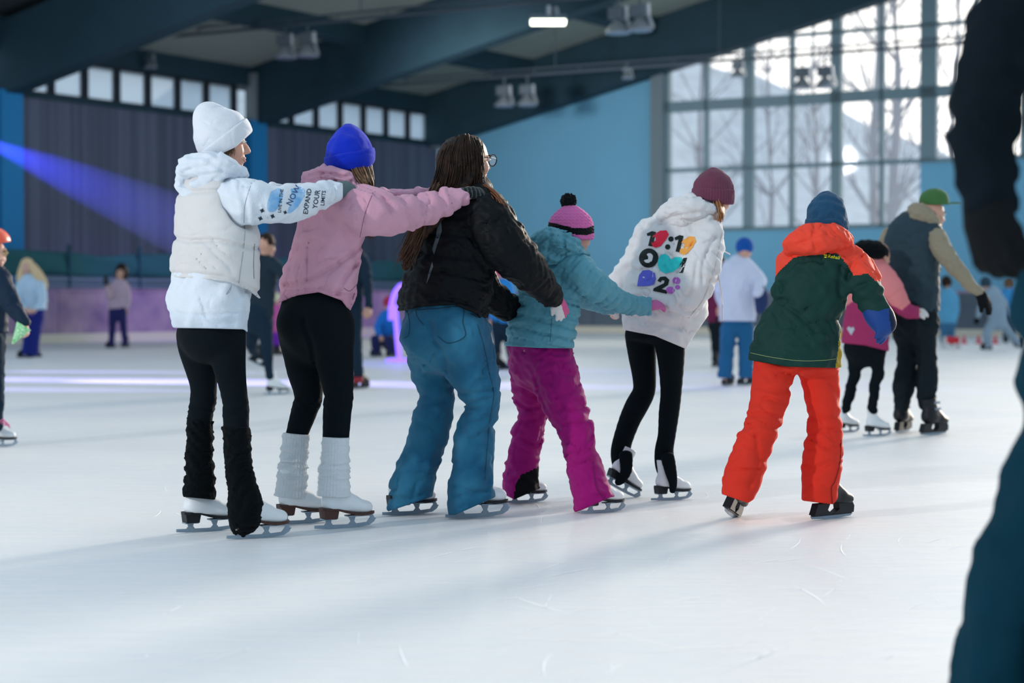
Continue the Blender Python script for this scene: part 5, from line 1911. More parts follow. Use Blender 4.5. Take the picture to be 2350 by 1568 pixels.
def person_f():
    p = person(1800, 1192, 'boy in a petrol beanie, orange and dark green ski jacket and red-orange trousers', CH)
    d = 8.45
    b = Solid(.009)
    W, ax = head(b, pt(1901, 507, d + .025), (.35, .93, -.1), (.03, 0, 1), .19, neck=pt(1888, 575, d), rneck=.042)
    skeleton(b, pt(1888, 575, d), pt(1875, 630, d), pt(1832, 780, d),
             [Wp([(1955, 608, 8.42), (1988, 670, 8.36), (2025, 735, 8.32)]), Wp([(1815, 615, 8.52), (1800, 690, 8.62), (1815, 750, 8.7)])],
             [Wp([(1778, 850, 8.42), (1748, 985, 8.34), (1692, 1130, 8.3)]), Wp([(1878, 850, 8.47), (1893, 985, 8.5), (1880, 1130, 8.5)])], .9)
    build(b, 'body', m_skin_pale, p)
    face_parts(W, ax, .19, p)
    beanie(p, 'beanie', (1898, 534), (1896, 438), d, [(0, 47), (.25, 47), (.5, 45), (.7, 38), (.86, 26), (.95, 15), (1, 6)], None, m_petrol,
           low=([1840, 1850, 1900, 1940, 1952], [514, 516, 526, 531, 524]), up=([1840, 1900, 1955], [502, 500, 506]), fold=.004, seed=34, cuffgrow=3, q=1.12)
    s = Solid(.0055)
    s.chain([(1893, 556, d, 36), (1888, 575, d, 72), (1878, 612, d, 88), (1868, 645, d, 87), (1858, 681, d, 86), (1842, 725, d, 80), (1834, 765, d, 95), (1824, 815, d, 103), (1820, 860, d, 103)], -15, .72)
    s.chain([(1935, 592, 8.43, 36), (1962, 615, 8.41, 42), (1982, 655, 8.37, 40), (2000, 692, 8.34, 32), (2018, 722, 8.32, 27), (2035, 745, 8.31, 24)], 0, .95, k=.03)
    s.chain([(1830, 610, 8.5, 40), (1812, 680, 8.6, 30), (1822, 750, 8.68, 22)], 0, .95, k=.03)
    pxcut(s, [1700, 1719, 1808, 1921, 1940, 1945], [823, 827, 842, 845, 842, 950])
    s.fn(lambda P: np.where(project(P)[0] > 1965, (P - pt(2019, 724, 8.32).astype(np.float32)) @ nrm(pt(2035, 745, 8.31) - pt(2010, 708, 8.33)).astype(np.float32), -1), 'i', .004)
    s.add_disp(folds(111, .11, .0075, axis=(.4, 0, 1), aniso=1.4))
    s.add_disp(grooves([[(1770, 688), (1800, 700), (1840, 730), (1870, 760)], [(1930, 610), (1925, 660), (1935, 690)], [(1950, 680), (1968, 660), (1990, 650)], [(1760, 700), (1790, 690), (1820, 695)], [(1965, 700), (1985, 690), (2020, 690)], [(1945, 640), (1955, 610), (1975, 590)], [(1795, 670), (1790, 650)]], .012, 6))
    yoke = between([0, 3000], [0, 0], [1770, 1787, 1822, 1881, 1923, 1940, 1960, 1991, 2010, 2030], [650, 624, 591, 580, 583, 602, 633, 628, 645, 645])
    side = lambda c: (project(c)[0] > np.interp(project(c)[1], [755, 770, 800, 845], [1932, 1926, 1924, 1917])) & (project(c)[1] > 757) & (project(c)[0] < 1945)
    objs = build(s, 'jacket', m_greenj, p, split=[('yoke', m_orangej, yoke, 'orange shoulder yoke'), ('side_strip', m_mustard, side, 'mustard front facing')])
    bv = bvh_of(s)
    seam(bv, 'hem_stitch', [[(1722, 810), (1770, 820), (1830, 828), (1880, 828), (1918, 824)]], mat('pale_stitch', '#8f9a6a', rough=.9), objs[0], r=.0012)
    text_decal(bv, 'lettering', 'Rehall', (1899, 591), (.985, .17), (.25, -.97), 11.5, m_yellow, objs[0])
    decal(bv, 'logo_mark', [[(1889, 583), (1899, 585), (1897, 588), (1891, 587)], [(1891, 589), (1898, 589.5), (1896, 592), (1892, 592)]], m_yellow, objs[0], step=2)
    # hood
    s = Solid(.005)
    s.chain([(1806, 580, 8.42, 8), (1822, 562, 8.38, 26), (1862, 548, 8.34, 40), (1905, 545, 8.35, 38), (1936, 552, 8.38, 24), (1953, 562, 8.42, 8)], -10, .8)
    s.chain([(1815, 574, 8.4, 16), (1850, 568, 8.33, 20), (1890, 560, 8.33, 18), (1935, 556, 8.38, 14)], -10, .7, k=.02)
    s.add_disp(folds(113, .09, .006, axis=(1, 0, 1), aniso=1.5))
    s.add_disp(grooves([[(1869, 512), (1866, 545), (1872, 576)], [(1830, 560), (1880, 545), (1930, 530)], [(1900, 540), (1925, 555), (1945, 560)]], .006, 4))
    build(s, 'hood', m_orangej, p)
    # glove
    s = Solid(.0038); w0 = pt(2016, 722, 8.325); dv = pt(2038, 792, 8.3) - w0
    hand(s, w0, dv, np.array([.75, -.6, .35]), L=.155, curl=.42, thumb=-1, fat=1.3, spread=.14)
    s.chain([(2008, 712, 8.33, 30), (2020, 728, 8.32, 32), (2030, 745, 8.315, 28)], 0, .9, k=.02)
    build(s, 'glove', m_blueglove, p, split=[('glove_back', m_navyglove, lambda c: project(c)[0] > np.interp(project(c)[1], [720, 760, 800], [2040, 2046, 2044]), 'dark outer side of the glove')])
    s = Solid(.0045); w0 = pt(1815, 750, 8.7)
    hand(s, w0, pt(1835, 775, 8.75) - w0, np.array([-.9, .3, .3]), L=.14, curl=.5, thumb=1, fat=1.5)
    build(s, 'glove', m_blueglove, p)
    # trousers
    s = Solid(.006)
    s.chain([(1828, 795, d, 70), (1828, 825, d, 86), (1828, 846, d, 90)], -15, .58, endr=.03)
    s.chain([(1778, 846, 8.44, 50, .8), (1765, 915, 8.39, 44), (1747, 980, 8.34, 41), (1722, 1040, 8.32, 43), (1706, 1090, 8.3, 45), (1694, 1135, 8.29, 38), (1690, 1160, 8.29, 36)], 0, 1, k=.03)
    s.chain([(1877, 846, 8.47, 47, .8), (1889, 920, 8.49, 40), (1893, 975, 8.5, 41), (1889, 1040, 8.5, 46), (1884, 1090, 8.5, 45), (1880, 1135, 8.5, 40), (1879, 1170, 8.5, 38)], 0, 1, k=.03)
    pxcut(s, [1640, 1658, 1717, 1740, 1830, 1845, 1912, 1935], [1134, 1135, 1155, 1140, 1145, 1150, 1158, 1130])
    s.add_disp(folds(117, .13, .0055, axis=(.3, 0, 1), aniso=1.5, sharp=.7))
    s.add_disp(grooves([[(1830, 850), (1826, 875)], [(1700, 985), (1740, 975), (1785, 985)], [(1855, 955), (1895, 965), (1935, 950)], [(1850, 1000), (1890, 990), (1935, 985)], [(1845, 1065), (1890, 1075), (1930, 1050)], [(1735, 1000), (1740, 1060), (1720, 1120)], [(1740, 890), (1790, 900), (1815, 890)], [(1728, 930), (1760, 915), (1800, 925)], [(1715, 955), (1745, 950), (1790, 958)], [(1905, 880), (1920, 905), (1928, 930)], [(1870, 1080), (1905, 1060), (1930, 1065)], [(1865, 1010), (1900, 1030), (1930, 1020)]], .009, 6))
    tr = build(s, 'snow_trousers', m_orangep, p)
    bv = bvh_of(s)
    seam(bv, 'ankle_zip', [[(1930, 1010), (1928, 1060), (1916, 1105), (1908, 1120), (1910, 1155)], [(1664, 1075), (1660, 1130)]], mat('dark_red_seam', '#7c1a14', rough=.8), tr, r=.003)
    skate(p, 'hockey', 1908, 1190, 38, .84, extra=('laces_green', 'pull_tab'))
    skate(p, 'hockey', 1676, 1192, 72, .84, roll=16, pitch=-14, lift=.015, extra=('laces_green', 'pull_tab'))


person_f()

# ================================================================== the other skaters
BGS = 'other skaters on the ice'


def other(foot, label, d, hd, garments, arms, legs, skates, hands=(), h=.013, skin=None, r=.8, group=BGS, bh=None, faces=False):
    """hd = (px, py, head height m, facing, neck px, neck py); garments = (name, material, [(chain, phi, q)], hem) ..."""
    p = person(foot[0], foot[1], label, group)
    skin = skin or m_skin
    b = Solid(bh or h)
    W, ax = head(b, pt(hd[0], hd[1], d), hd[3], (0, 0, 1), hd[2], neck=pt(hd[4], hd[5], d), rneck=.045 * r / .8)
    nk = pt(hd[4], hd[5], d)
    pel = (np.asarray(pt(*legs[0][0])) + np.asarray(pt(*legs[-1][0]))) / 2
    skeleton(b, nk, nk + (pel - nk) * .25, pel, [Wp(a) for a in arms], [Wp(l) for l in legs], r)
    for hnd in hands:
        if hnd.get('bare'):
            w0 = pt(*hnd['w'])
            hand(b, w0, pt(*hnd['to']) - w0, np.asarray(hnd.get('n', (0, -1, .2)), float), L=hnd.get('L', .17), curl=hnd.get('curl', .5), thumb=hnd.get('thumb', 1), fat=1.1)
    build(b, 'body', skin, p)
    for g in garments:
        name, m, chains = g[0], g[1], g[2]
        s = Solid(g[4] if len(g) > 4 else h)
        for (c, phi, q) in chains:
            s.chain(c, phi, q, k=.03, sub=2)
        if len(g) > 3 and g[3]:
            for cutl in g[3]:
                pxcut(s, *cutl)
        s.add_disp(folds(hash(name) % 97 + int(foot[0]) % 89, .11, .007, axis=(0, 0, 1), aniso=1.4))
        build(s, name, m, p)
    for hnd in hands:
        if not hnd.get('bare'):
            s = Solid(min(h, .006))
            w0 = pt(*hnd['w'])
            hand(s, w0, pt(*hnd['to']) - w0, np.asarray(hnd.get('n', (0, -1, .2)), float), L=hnd.get('L', .17), curl=hnd.get('curl', .5), thumb=hnd.get('thumb', 1), fat=1.35)
            build(s, 'glove', hnd['m'], p)
    for sk in skates:
        skate(p, *sk[0], **(sk[1] if len(sk) > 1 else {}))
    if faces:
        face_parts(W, ax, hd[2], p)
    return p, W, ax


def bgbeanie(p, x, y, d, rx, ry, m, name='beanie', h=.009):
    s = Solid(h)
    s.ell(pt(x, y, d), np.array([rx, rx * 1.1, ry]) * d / FOC)
    pxcut(s, [0, 2350], [y + ry * .62] * 2)
    build(s, name, m, p)


def bghair(p, x, y, d, rx, ry, m, h=.01):
    s = Solid(h)
    s.ell(pt(x, y, d), np.array([rx, rx, ry]) * d / FOC)
    w = Waves(int(x), .03, 8); s.add_disp(lambda P: .004 * w(P))
    build(s, 'hair', m, p)


# ---- H: man in the green cap
m_khaki = fabric('khaki_hoodie', '#8f8672')
m_dkvest = fabric('dark_vest', '#2a3d47', rough=.6, sheen=0)
m_blktr = fabric('black_work_trousers', '#141f25', sheen=0)
m_capg = fabric('green_cap', '#3f6a3a')
m_blkglove = fabric('black_glove', '#0d1114', sheen=0)
d = 13.9
pH, W, ax = other((2105, 997), 'tall man in a green cap, dark vest and khaki sleeves skating with a child', d, (2138, 492, .235, (.93, .36, -.12), 2112, 530),
    [('hoodie', m_khaki, [([(2118, 505, d, 34), (2100, 545, d, 52), (2095, 650, d, 44), (2092, 700, d, 46)], -40, .7),
                          ([(2150, 545, 13.75, 24), (2164, 575, 13.68, 24), (2187, 608, 13.66, 20), (2217, 643, 13.7, 16), (2250, 676, 13.74, 11)], 0, .95),
                          ([(2045, 540, 14.05, 22), (2030, 580, 14.05, 18), (2020, 640, 13.95, 14), (2035, 690, 13.9, 10)], 0, .95)], [([1900, 2249, 2250, 2350], [800, 800, 680, 680])], .0085),
     ('vest', m_dkvest, [([(2122, 508, d, 34), (2106, 528, d, 56), (2094, 560, d, 62), (2092, 620, d, 60), (2094, 690, d, 57), (2096, 730, d, 55)], -40, .72)], [([1900, 2350], [716, 716])], .0085),
     ('trousers', m_blktr, [([(2094, 695, d, 54), (2098, 740, d, 54)], -40, .8), ([(2078, 745, 13.95, 34), (2082, 800, 13.95, 24), (2080, 850, 13.95, 24), (2073, 885, 13.95, 26), (2072, 905, 13.95, 22), (2070, 930, 13.95, 18)], 0, 1),
                            ([(2118, 745, 13.85, 34), (2124, 800, 13.85, 25), (2128, 850, 13.85, 24), (2126, 890, 13.85, 24), (2126, 925, 13.85, 19)], 0, 1)], None, .0085)],
    [[(2155, 555, 13.75), (2187, 608, 13.66), (2250, 674, 13.74)], [(2050, 545, 14.03), (2028, 600, 14.03), (2035, 690, 13.9)]],
    [[(2080, 740, 13.95), (2080, 850, 13.95), (2072, 940, 13.95)], [(2118, 740, 13.85), (2127, 850, 13.85), (2130, 940, 13.85)]],
    [(('hockey', 2072, 993, 60, .98), dict(extra=('buckles',))), (('hockey', 2142, 998, 42, 1.0), dict(extra=('buckles',)))],
    [dict(w=(2248, 674, 13.74), to=(2290, 724, 13.76), n=(.6, -.6, .5), m=m_blkglove, L=.2, curl=.25, thumb=1), dict(w=(2036, 692, 13.9), to=(2050, 712, 13.88), n=(0, -.7, .5), m=m_blkglove, L=.17, curl=.5)],
    bh=.0075, r=1.0, faces=True)
s = Solid(.007)
s.chain([(2088, 500, d, 8), (2096, 482, 13.87, 14), (2112, 490, 13.8, 22), (2135, 505, 13.8, 18), (2152, 512, 13.84, 8)], -30, .9)
s.chain([(2098, 470, 13.9, 7), (2104, 478, 13.86, 12), (2112, 495, 13.82, 14)], -30, .9)
s.add_disp(folds(131, .05, .006, axis=(0, 0, 1), aniso=2)); build(s, 'hood', m_khaki, pH)
s = Solid(.0065)
s.lathe(pt(2144, 478, d), pt(2142, 433, d), [(0, 34 * d / FOC), (.4, 34 * d / FOC), (.7, 30 * d / FOC), (.9, 20 * d / FOC), (1, 9 * d / FOC)])
pxcut(s, [2000, 2110, 2178], [468, 470, 470])
cp = build(s, 'cap', m_capg, pH)
mb = MB()
fv = nrm(np.array([.93, .36, 0])); sv = np.array([-fv[1], fv[0], 0]); c0 = pt(2160, 467, d)
ring = [c0 + fv * (.05 + .115 * math.sin(a)) + sv * .09 * math.cos(a) for a in np.linspace(0, math.pi, 12)]
mb.prism(ring, np.array([0, 0, .006])); fastmesh_poly('brim', mb.v, mb.f, m_capg, cp)

# ---- G: child in salmon and berry jacket
m_salmon = fabric('salmon_jacket', '#d37e80', sheen=0)
m_berry = fabric('berry_panel', '#97305c', sheen=0)
m_greyheart = mat('grey_heart', '#a7a9b4', rough=.8)
d = 13.6
pG, W, ax = other((1990, 1000), 'child in a black hat and salmon and berry jacket holding the man in the cap', d, (2018, 588, .2, (.85, .52, -.2), 2000, 618),
    [('leggings', m_blk_leg, [([(1985, 780, d, 44), (1985, 805, d, 44)], -40, .8), ([(1962, 800, 13.65, 24), (1962, 850, 13.66, 15), (1952, 890, 13.67, 13), (1940, 940, 13.68, 10)], 0, 1),
                              ([(2008, 805, 13.55, 24), (2014, 850, 13.54, 15), (2008, 890, 13.54, 13), (2002, 940, 13.54, 11)], 0, 1)], None, .009)],
    [[(2030, 635, 13.5), (2060, 690, 13.48), (2112, 717, 13.6)], [(1965, 640, 13.7), (1955, 700, 13.75), (1965, 740, 13.78)]],
    [[(1965, 795, 13.65), (1962, 860, 13.66), (1940, 940, 13.68)], [(2008, 795, 13.55), (2014, 860, 13.54), (2002, 940, 13.54)]],
    [(('figure', 1944, 992, 30, .72), dict(sole='black')), (('figure', 2012, 1001, 24, .76), dict(sole='black'))],
    [dict(w=(2104, 717, 13.6), to=(2128, 716, 13.63), n=(0, -.8, .6), m=m_whiteknit, L=.12, curl=.3)], bh=.009, r=.75)
s = Solid(.0075)
s.chain([(2005, 600, d, 20), (1998, 622, d, 40), (1992, 670, d, 46), (1988, 730, d, 48), (1985, 790, d, 51), (1985, 830, d, 50)], -40, .75, disp=quilt(.1, .008, 141))
s.chain([(2022, 632, 13.5, 30), (2046, 665, 13.46, 28), (2068, 700, 13.48, 20), (2085, 715, 13.52, 17), (2116, 718, 13.6, 13)], 0, .95, k=.03, disp=quilt(.08, .006, 142))
s.chain([(1966, 635, 13.7, 26), (1955, 700, 13.75, 17), (1965, 740, 13.78, 12)], 0, .95, k=.03)
pxcut(s, [1900, 1935, 1985, 2036, 2060, 2070], [786, 788, 793, 806, 806, 900])
s.fn(lambda P: (project(P)[0] - 2110) * .003, 'i', .004)
bl = between([1900, 1945, 1975, 2020, 2045, 2070, 2095, 2110], [700, 700, 682, 668, 700, 712, 690, 680])
jo = build(s, 'jacket', m_salmon, pG, split=[('lower_panel', m_berry, bl, 'berry lower panel')])
decal(bvh_of(s), 'heart_pocket', [[(1943, 754), (1948, 749), (1953, 753), (1958, 750), (1961, 756), (1953, 770)]], m_greyheart, jo[1] or jo[0], step=4, lift=.004)
s = Solid(.006); s.ell(pt(2000, 578, d), np.array([.125, .13, .07]), k=.02); s.ell(pt(1992, 570, d), np.array([.11, .11, .06]), k=.03)
s.add_disp(folds(145, .06, .005)); build(s, 'hat', m_blkknit, pG)

# ---- I: boy with a blue hat
m_whiteh2 = fabric('white_lilac_hoodie', '#c9cfe3'); m_jeans2 = fabric('blue_jeans', '#1f5c88'); m_navy = fabric('navy_bag', '#27375f')
d = 21.6
pI, _, _ = other((1690, 885), 'boy seen from behind in a blue hat, white hoodie and jeans', d, (1709, 582, .21, (.1, .99, 0), 1705, 605),
    [('hoodie', m_whiteh2, [([(1708, 598, d, 18), (1698, 618, d, 42), (1694, 660, d, 43), (1692, 700, d, 42), (1692, 745, d, 42)], -5, .65), ([(1728, 625, 21.55, 16), (1744, 645, 21.45, 15), (1740, 672, 21.3, 12)], 0, 1), ([(1662, 625, 21.6, 16), (1650, 660, 21.7, 13), (1656, 700, 21.8, 9)], 0, 1)], [([1600, 1800], [737, 738])]),
     ('jeans', m_jeans2, [([(1692, 725, d, 32), (1692, 750, d, 36)], 0, .55), ([(1672, 755, d, 19), (1668, 810, d, 17), (1664, 862, d, 17), (1664, 880, d, 15)], 0, 1), ([(1712, 755, d, 20), (1712, 810, d, 18), (1712, 862, d, 17), (1712, 880, d, 15)], 0, 1)], [([1600, 1800], [868, 868])])],
    [[(1728, 625, 21.55), (1744, 650, 21.4), (1740, 675, 21.3)], [(1662, 625, 21.6), (1650, 665, 21.7), (1656, 700, 21.8)]],
    [[(1675, 745, d), (1668, 810, d), (1664, 870, d)], [(1710, 745, d), (1712, 810, d), (1712, 870, d)]],
    [(('hockey', 1670, 886, 60, .95),), (('hockey', 1712, 884, 40, .95),)],
    [dict(w=(1656, 702, 21.8), to=(1655, 718, 21.8), bare=True)], h=.012)
bgbeanie(pI, 1709, 566, d, 21, 22, fabric('blue_hat', '#114f9e'))
s = Solid(.012); s.chain([(1744, 665, 21.35, 14), (1748, 688, 21.35, 17), (1746, 712, 21.35, 13)], 0, .8); build(s, 'bag', m_navy, pI, label='navy bag under the arm')

# ---- J: burgundy coat behind the blue-hatted boy
d = 28.0
pJ, _, _ = other((1646, 842), 'person in a burgundy coat half hidden behind the boy in the blue hat', d, (1648, 606, .22, (.2, .97, 0), 1648, 632),
    [('coat', fabric('burgundy_coat', '#6e2347'), [([(1648, 625, d, 12), (1646, 645, d, 24), (1645, 690, d, 22), (1645, 742, d, 23)], 0, .65), ([(1630, 650, d, 9), (1627, 690, d, 8), (1630, 715, d, 6)], 0, 1), ([(1662, 650, d, 9), (1666, 690, d, 8), (1662, 715, d, 6)], 0, 1)], [([1600, 1700], [741, 741])]),
     ('trousers', m_blktr, [([(1645, 730, d, 20), (1645, 750, d, 20)], 0, .7), ([(1638, 750, d, 10), (1640, 800, d, 8), (1642, 830, d, 7)], 0, 1), ([(1654, 750, d, 10), (1655, 800, d, 8), (1656, 830, d, 7)], 0, 1)])],
    [[(1630, 650, d), (1627, 690, d), (1630, 715, d)], [(1662, 650, d), (1666, 690, d), (1662, 715, d)]], [[(1638, 745, d), (1640, 800, d), (1642, 832, d)], [(1654, 745, d), (1655, 800, d), (1656, 832, d)]],
    [(('hockey', 1644, 843, 60, .9),), (('hockey', 1658, 842, 60, .9),)], [dict(w=(1630, 716, d), to=(1630, 728, d), bare=True)], h=.018)
bghair(pJ, 1648, 602, d, 17, 20, m_hairdk, .015)

# ---- P: dark figure between the white and pink hoodies
d = 19.5
m_char = fabric('charcoal_top', '#22313c', sheen=0); m_navyleg = fabric('navy_leggings', '#172a3a', sheen=0)
pP, _, _ = other((632, 907), 'skater in charcoal clothes and pale skates between the white and pink hoodies', d, (612, 566, .225, (.6, .75, 0), 604, 596),
    [('top', m_char, [([(606, 590, d, 16), (602, 612, d, 36), (602, 660, d, 32), (600, 700, d, 30), (598, 735, d, 30)], -20, .65), ([(625, 605, 19.4, 17), (648, 625, 19.3, 13), (668, 650, 19.2, 10)], 0, 1), ([(575, 610, 19.6, 16), (560, 650, 19.6, 12), (556, 690, 19.6, 9)], 0, 1)], [([400, 800], [732, 732])]),
     ('leggings', m_navyleg, [([(597, 715, d, 29), (597, 745, d, 30)], -20, .8), ([(607, 745, 19.45, 20), (613, 800, 19.45, 14), (617, 850, 19.48, 10), (619, 865, 19.48, 9)], 0, 1), ([(582, 745, 19.6, 20), (576, 790, 19.8, 14), (588, 812, 20.2, 10)], 0, 1)])],
    [[(625, 605, 19.4), (648, 625, 19.3), (668, 650, 19.2)], [(575, 610, 19.6), (560, 650, 19.6), (556, 690, 19.6)]], [[(607, 740, 19.45), (613, 800, 19.45), (618, 865, 19.48)], [(582, 740, 19.6), (576, 790, 19.8), (588, 812, 20.2)]],
    [(('figure', 634, 906, 22, .88), dict(sole='black')), (('hockey', 0, 0, 20, .8), dict(pos=pt(592, 838, 20.2), pitch=-25))],
    [dict(w=(668, 650, 19.2), to=(682, 664, 19.2), bare=True), dict(w=(556, 690, 19.6), to=(554, 706, 19.6), bare=True)], h=.012)
bghair(pP, 611, 556, d, 20, 22, m_hairdk)

# ---- R: navy figure behind the pink hoodie
d = 21.0
pR, _, _ = other((818, 893), 'person in dark navy behind the pink hoodie, bare hand hanging', d, (806, 548, .23, (.3, .95, 0), 806, 575),
    [('jacket', fabric('navy_jacket', '#1a2c3d', sheen=0), [([(806, 570, d, 16), (804, 592, d, 38), (802, 640, d, 34), (800, 720, d, 33), (800, 740, d, 32)], -10, .65), ([(832, 600, 20.95, 15), (842, 640, 20.9, 13), (846, 690, 20.85, 10), (846, 704, 20.85, 9)], 0, 1), ([(776, 600, d, 15), (768, 640, d, 12), (768, 700, d, 9)], 0, 1)], [([600, 1000], [735, 735])]),
     ('trousers', m_navyleg, [([(800, 715, d, 32), (800, 745, d, 33)], 0, .7), ([(812, 745, 20.95, 19), (816, 800, 20.95, 15), (822, 862, 20.95, 12)], 0, 1), ([(786, 745, 21.05, 19), (784, 800, 21.05, 15), (782, 862, 21.05, 12)], 0, 1)])],
    [[(832, 600, 20.95), (842, 640, 20.9), (846, 704, 20.85)], [(776, 600, d), (768, 640, d), (768, 700, d)]], [[(812, 740, 20.95), (816, 800, 20.95), (823, 866, 20.95)], [(786, 740, 21.05), (784, 800, 21.05), (782, 866, 21.05)]],
    [(('hockey', 826, 893, 55, .95), dict(extra=('buckles',))), (('hockey', 788, 892, 55, .95),)],
    [dict(w=(846, 704, 20.85), to=(847, 734, 20.8), bare=True, L=.18, n=(.6, -.7, 0)), dict(w=(768, 702, d), to=(768, 730, d), bare=True, L=.18)], h=.012)
bghair(pR, 806, 540, d, 20, 24, m_hairdk)
mb = MB(); mb.box(pt(822, 872, 20.9), (.05, .05, .03)); fastmesh_poly('boot_strap', mb.v, mb.f, m_red, pR)

# ---- Q: small child in pink
d = 34.0
pQ, _, _ = other((636, 816), 'small child in a pink jacket and purple trousers far behind', d, (634, 690, .19, (.2, .97, 0), 634, 702),
    [('jacket', fabric('bright_pink_jacket', '#c95f9d'), [([(634, 700, d, 8), (634, 712, d, 15), (634, 740, d, 15), (634, 765, d, 16)], 0, .7), ([(646, 715, d, 6), (650, 740, d, 5)], 0, 1), ([(622, 715, d, 6), (619, 740, d, 5)], 0, 1)], [([500, 800], [764, 764])]),
     ('trousers', fabric('purple_trousers', '#7a2fae'), [([(634, 758, d, 14), (634, 770, d, 14)], 0, .7), ([(628, 770, d, 7), (628, 806, d, 6)], 0, 1), ([(640, 770, d, 7), (641, 806, d, 6)], 0, 1)])],
    [[(646, 715, d), (649, 730, d), (650, 745, d)], [(622, 715, d), (620, 730, d), (619, 745, d)]], [[(628, 768, d), (628, 790, d), (628, 808, d)], [(640, 768, d), (640, 790, d), (641, 808, d)]],
    [(('hockey', 628, 816, 70, .7),), (('hockey', 642, 816, 60, .7),)], [dict(w=(650, 746, d), to=(651, 754, d), m=m_pinkmitt, L=.12)], h=.02, r=.6)
bgbeanie(pQ, 634, 684, d, 12, 12, fabric('pale_yellow_hat', '#d9d2b0'), h=.015)

# ---- S: crouching adult in blue with a red hat
d = 33.0
pS, _, _ = other((886, 818), 'person in a blue jacket and red hat crouching on the ice', d, (893, 702, .22, (-.6, -.7, -.2), 895, 722),
    [('jacket', fabric('bright_blue_jacket', '#1d6fc0'), [([(894, 716, d, 12), (893, 728, d, 24), (890, 750, d, 26), (892, 776, d, 24)], 0, .7), ([(874, 732, 32.9, 9), (866, 752, 32.8, 8), (872, 770, 32.7, 6)], 0, 1), ([(910, 732, d, 9), (916, 755, 32.9, 8), (906, 772, 32.8, 6)], 0, 1)]),
     ('trousers', fabric('navy_ski_trousers', '#1c2450'), [([(896, 775, 33.1, 22), (894, 786, 33.1, 22)], 0, .9), ([(886, 785, 33, 13), (862, 780, 32.7, 12), (864, 806, 32.7, 9)], 0, 1), ([(902, 785, 33, 13), (894, 782, 32.6, 12), (900, 806, 32.6, 9)], 0, 1)])],
    [[(874, 732, 32.9), (866, 752, 32.8), (872, 770, 32.7)], [(910, 732, d), (916, 755, 32.9), (906, 772, 32.8)]], [[(886, 785, 33), (864, 780, 32.7), (864, 808, 32.7)], [(902, 785, 33), (894, 782, 32.6), (900, 808, 32.6)]],
    [(('hockey', 864, 819, 230, .95),), (('hockey', 900, 820, 230, .95),)], [dict(w=(872, 772, 32.7), to=(878, 780, 32.6), bare=True), dict(w=(906, 773, 32.8), to=(900, 780, 32.7), bare=True)], h=.02)
bgbeanie(pS, 893, 694, d, 14, 15, fabric('red_hat', '#b03048'), h=.015)

# ---- T: blue jacket and pink hat beyond the black puffer
d = 26.7
pT, _, _ = other((1160, 850), 'person in a bright blue jacket and pink hat glimpsed beyond the black puffer sleeve', d, (1146, 632, .22, (.9, .3, 0), 1148, 650),
    [('jacket', fabric('azure_jacket', '#2a86d0'), [([(1149, 645, d, 11), (1152, 660, d, 28), (1154, 690, d, 27), (1152, 745, d, 26)], -20, .7), ([(1170, 665, 26.6, 10), (1182, 695, 26.5, 9), (1184, 725, 26.5, 7)], 0, 1), ([(1134, 665, d, 10), (1128, 700, d, 8), (1130, 730, d, 6)], 0, 1)], [([1000, 1300], [742, 742])]),
     ('trousers', m_navyleg, [([(1152, 735, d, 25), (1152, 755, d, 25)], 0, .7), ([(1143, 755, d, 13), (1141, 800, d, 10), (1142, 836, d, 8)], 0, 1), ([(1163, 755, d, 13), (1170, 800, d, 10), (1176, 836, d, 8)], 0, 1)])],
    [[(1170, 665, 26.6), (1182, 695, 26.5), (1184, 725, 26.5)], [(1134, 665, d), (1128, 700, d), (1130, 730, d)]], [[(1143, 750, d), (1141, 800, d), (1142, 838, d)], [(1163, 750, d), (1170, 800, d), (1176, 838, d)]],
    [(('hockey', 1144, 850, 40, .9),), (('hockey', 1180, 849, 30, .9),)], [dict(w=(1184, 726, 26.5), to=(1184, 738, 26.5), bare=True), dict(w=(1130, 732, d), to=(1130, 742, d), bare=True)], h=.016)
bgbeanie(pT, 1147, 622, d, 18, 18, fabric('hot_pink_hat', '#c9507f'), h=.014)

# ---- N: girl with long blond hair
d = 32.3
m_blond = mat('hair_blond', '#d8b98f', rough=.5)
pN, _, _ = other((66, 822), 'girl with long blond hair and a pale blue jumper by the purple boards', d, (60, 616, .22, (.1, -.98, -.05), 62, 640),
    [('jumper', fabric('pale_blue_jumper', '#bcd3e6'), [([(62, 636, d, 12), (68, 652, d, 30), (72, 680, d, 31), (76, 712, d, 31)], 10, .7), ([(46, 656, 32.2, 10), (38, 690, 32.1, 9), (55, 708, 31.95, 7)], 0, 1), ([(92, 656, 32.2, 12), (98, 690, 32.1, 11), (84, 710, 31.95, 8)], 0, 1)], [([0, 300], [711, 711])]),
     ('trousers', fabric('royal_navy_trousers', '#1f2a7a'), [([(76, 705, d, 26), (76, 725, d, 26)], 0, .7), ([(66, 725, d, 14), (64, 770, d, 11), (60, 808, d, 10)], 0, 1), ([(86, 725, d, 14), (82, 770, d, 11), (78, 808, d, 10)], 0, 1)])],
    [[(46, 656, 32.2), (38, 690, 32.1), (55, 708, 31.95)], [(92, 656, 32.2), (98, 690, 32.1), (84, 710, 31.95)]], [[(66, 720, d), (64, 770, d), (60, 810, d)], [(86, 720, d), (82, 770, d), (78, 810, d)]],
    [(('hockey', 58, 822, 200, .9),), (('hockey', 78, 820, 200, .9),)], [dict(w=(57, 708, 31.95), to=(68, 714, 31.9), bare=True), dict(w=(83, 710, 31.95), to=(74, 716, 31.9), bare=True)], h=.018, skin=m_skin_pale)
s = Solid(.013)
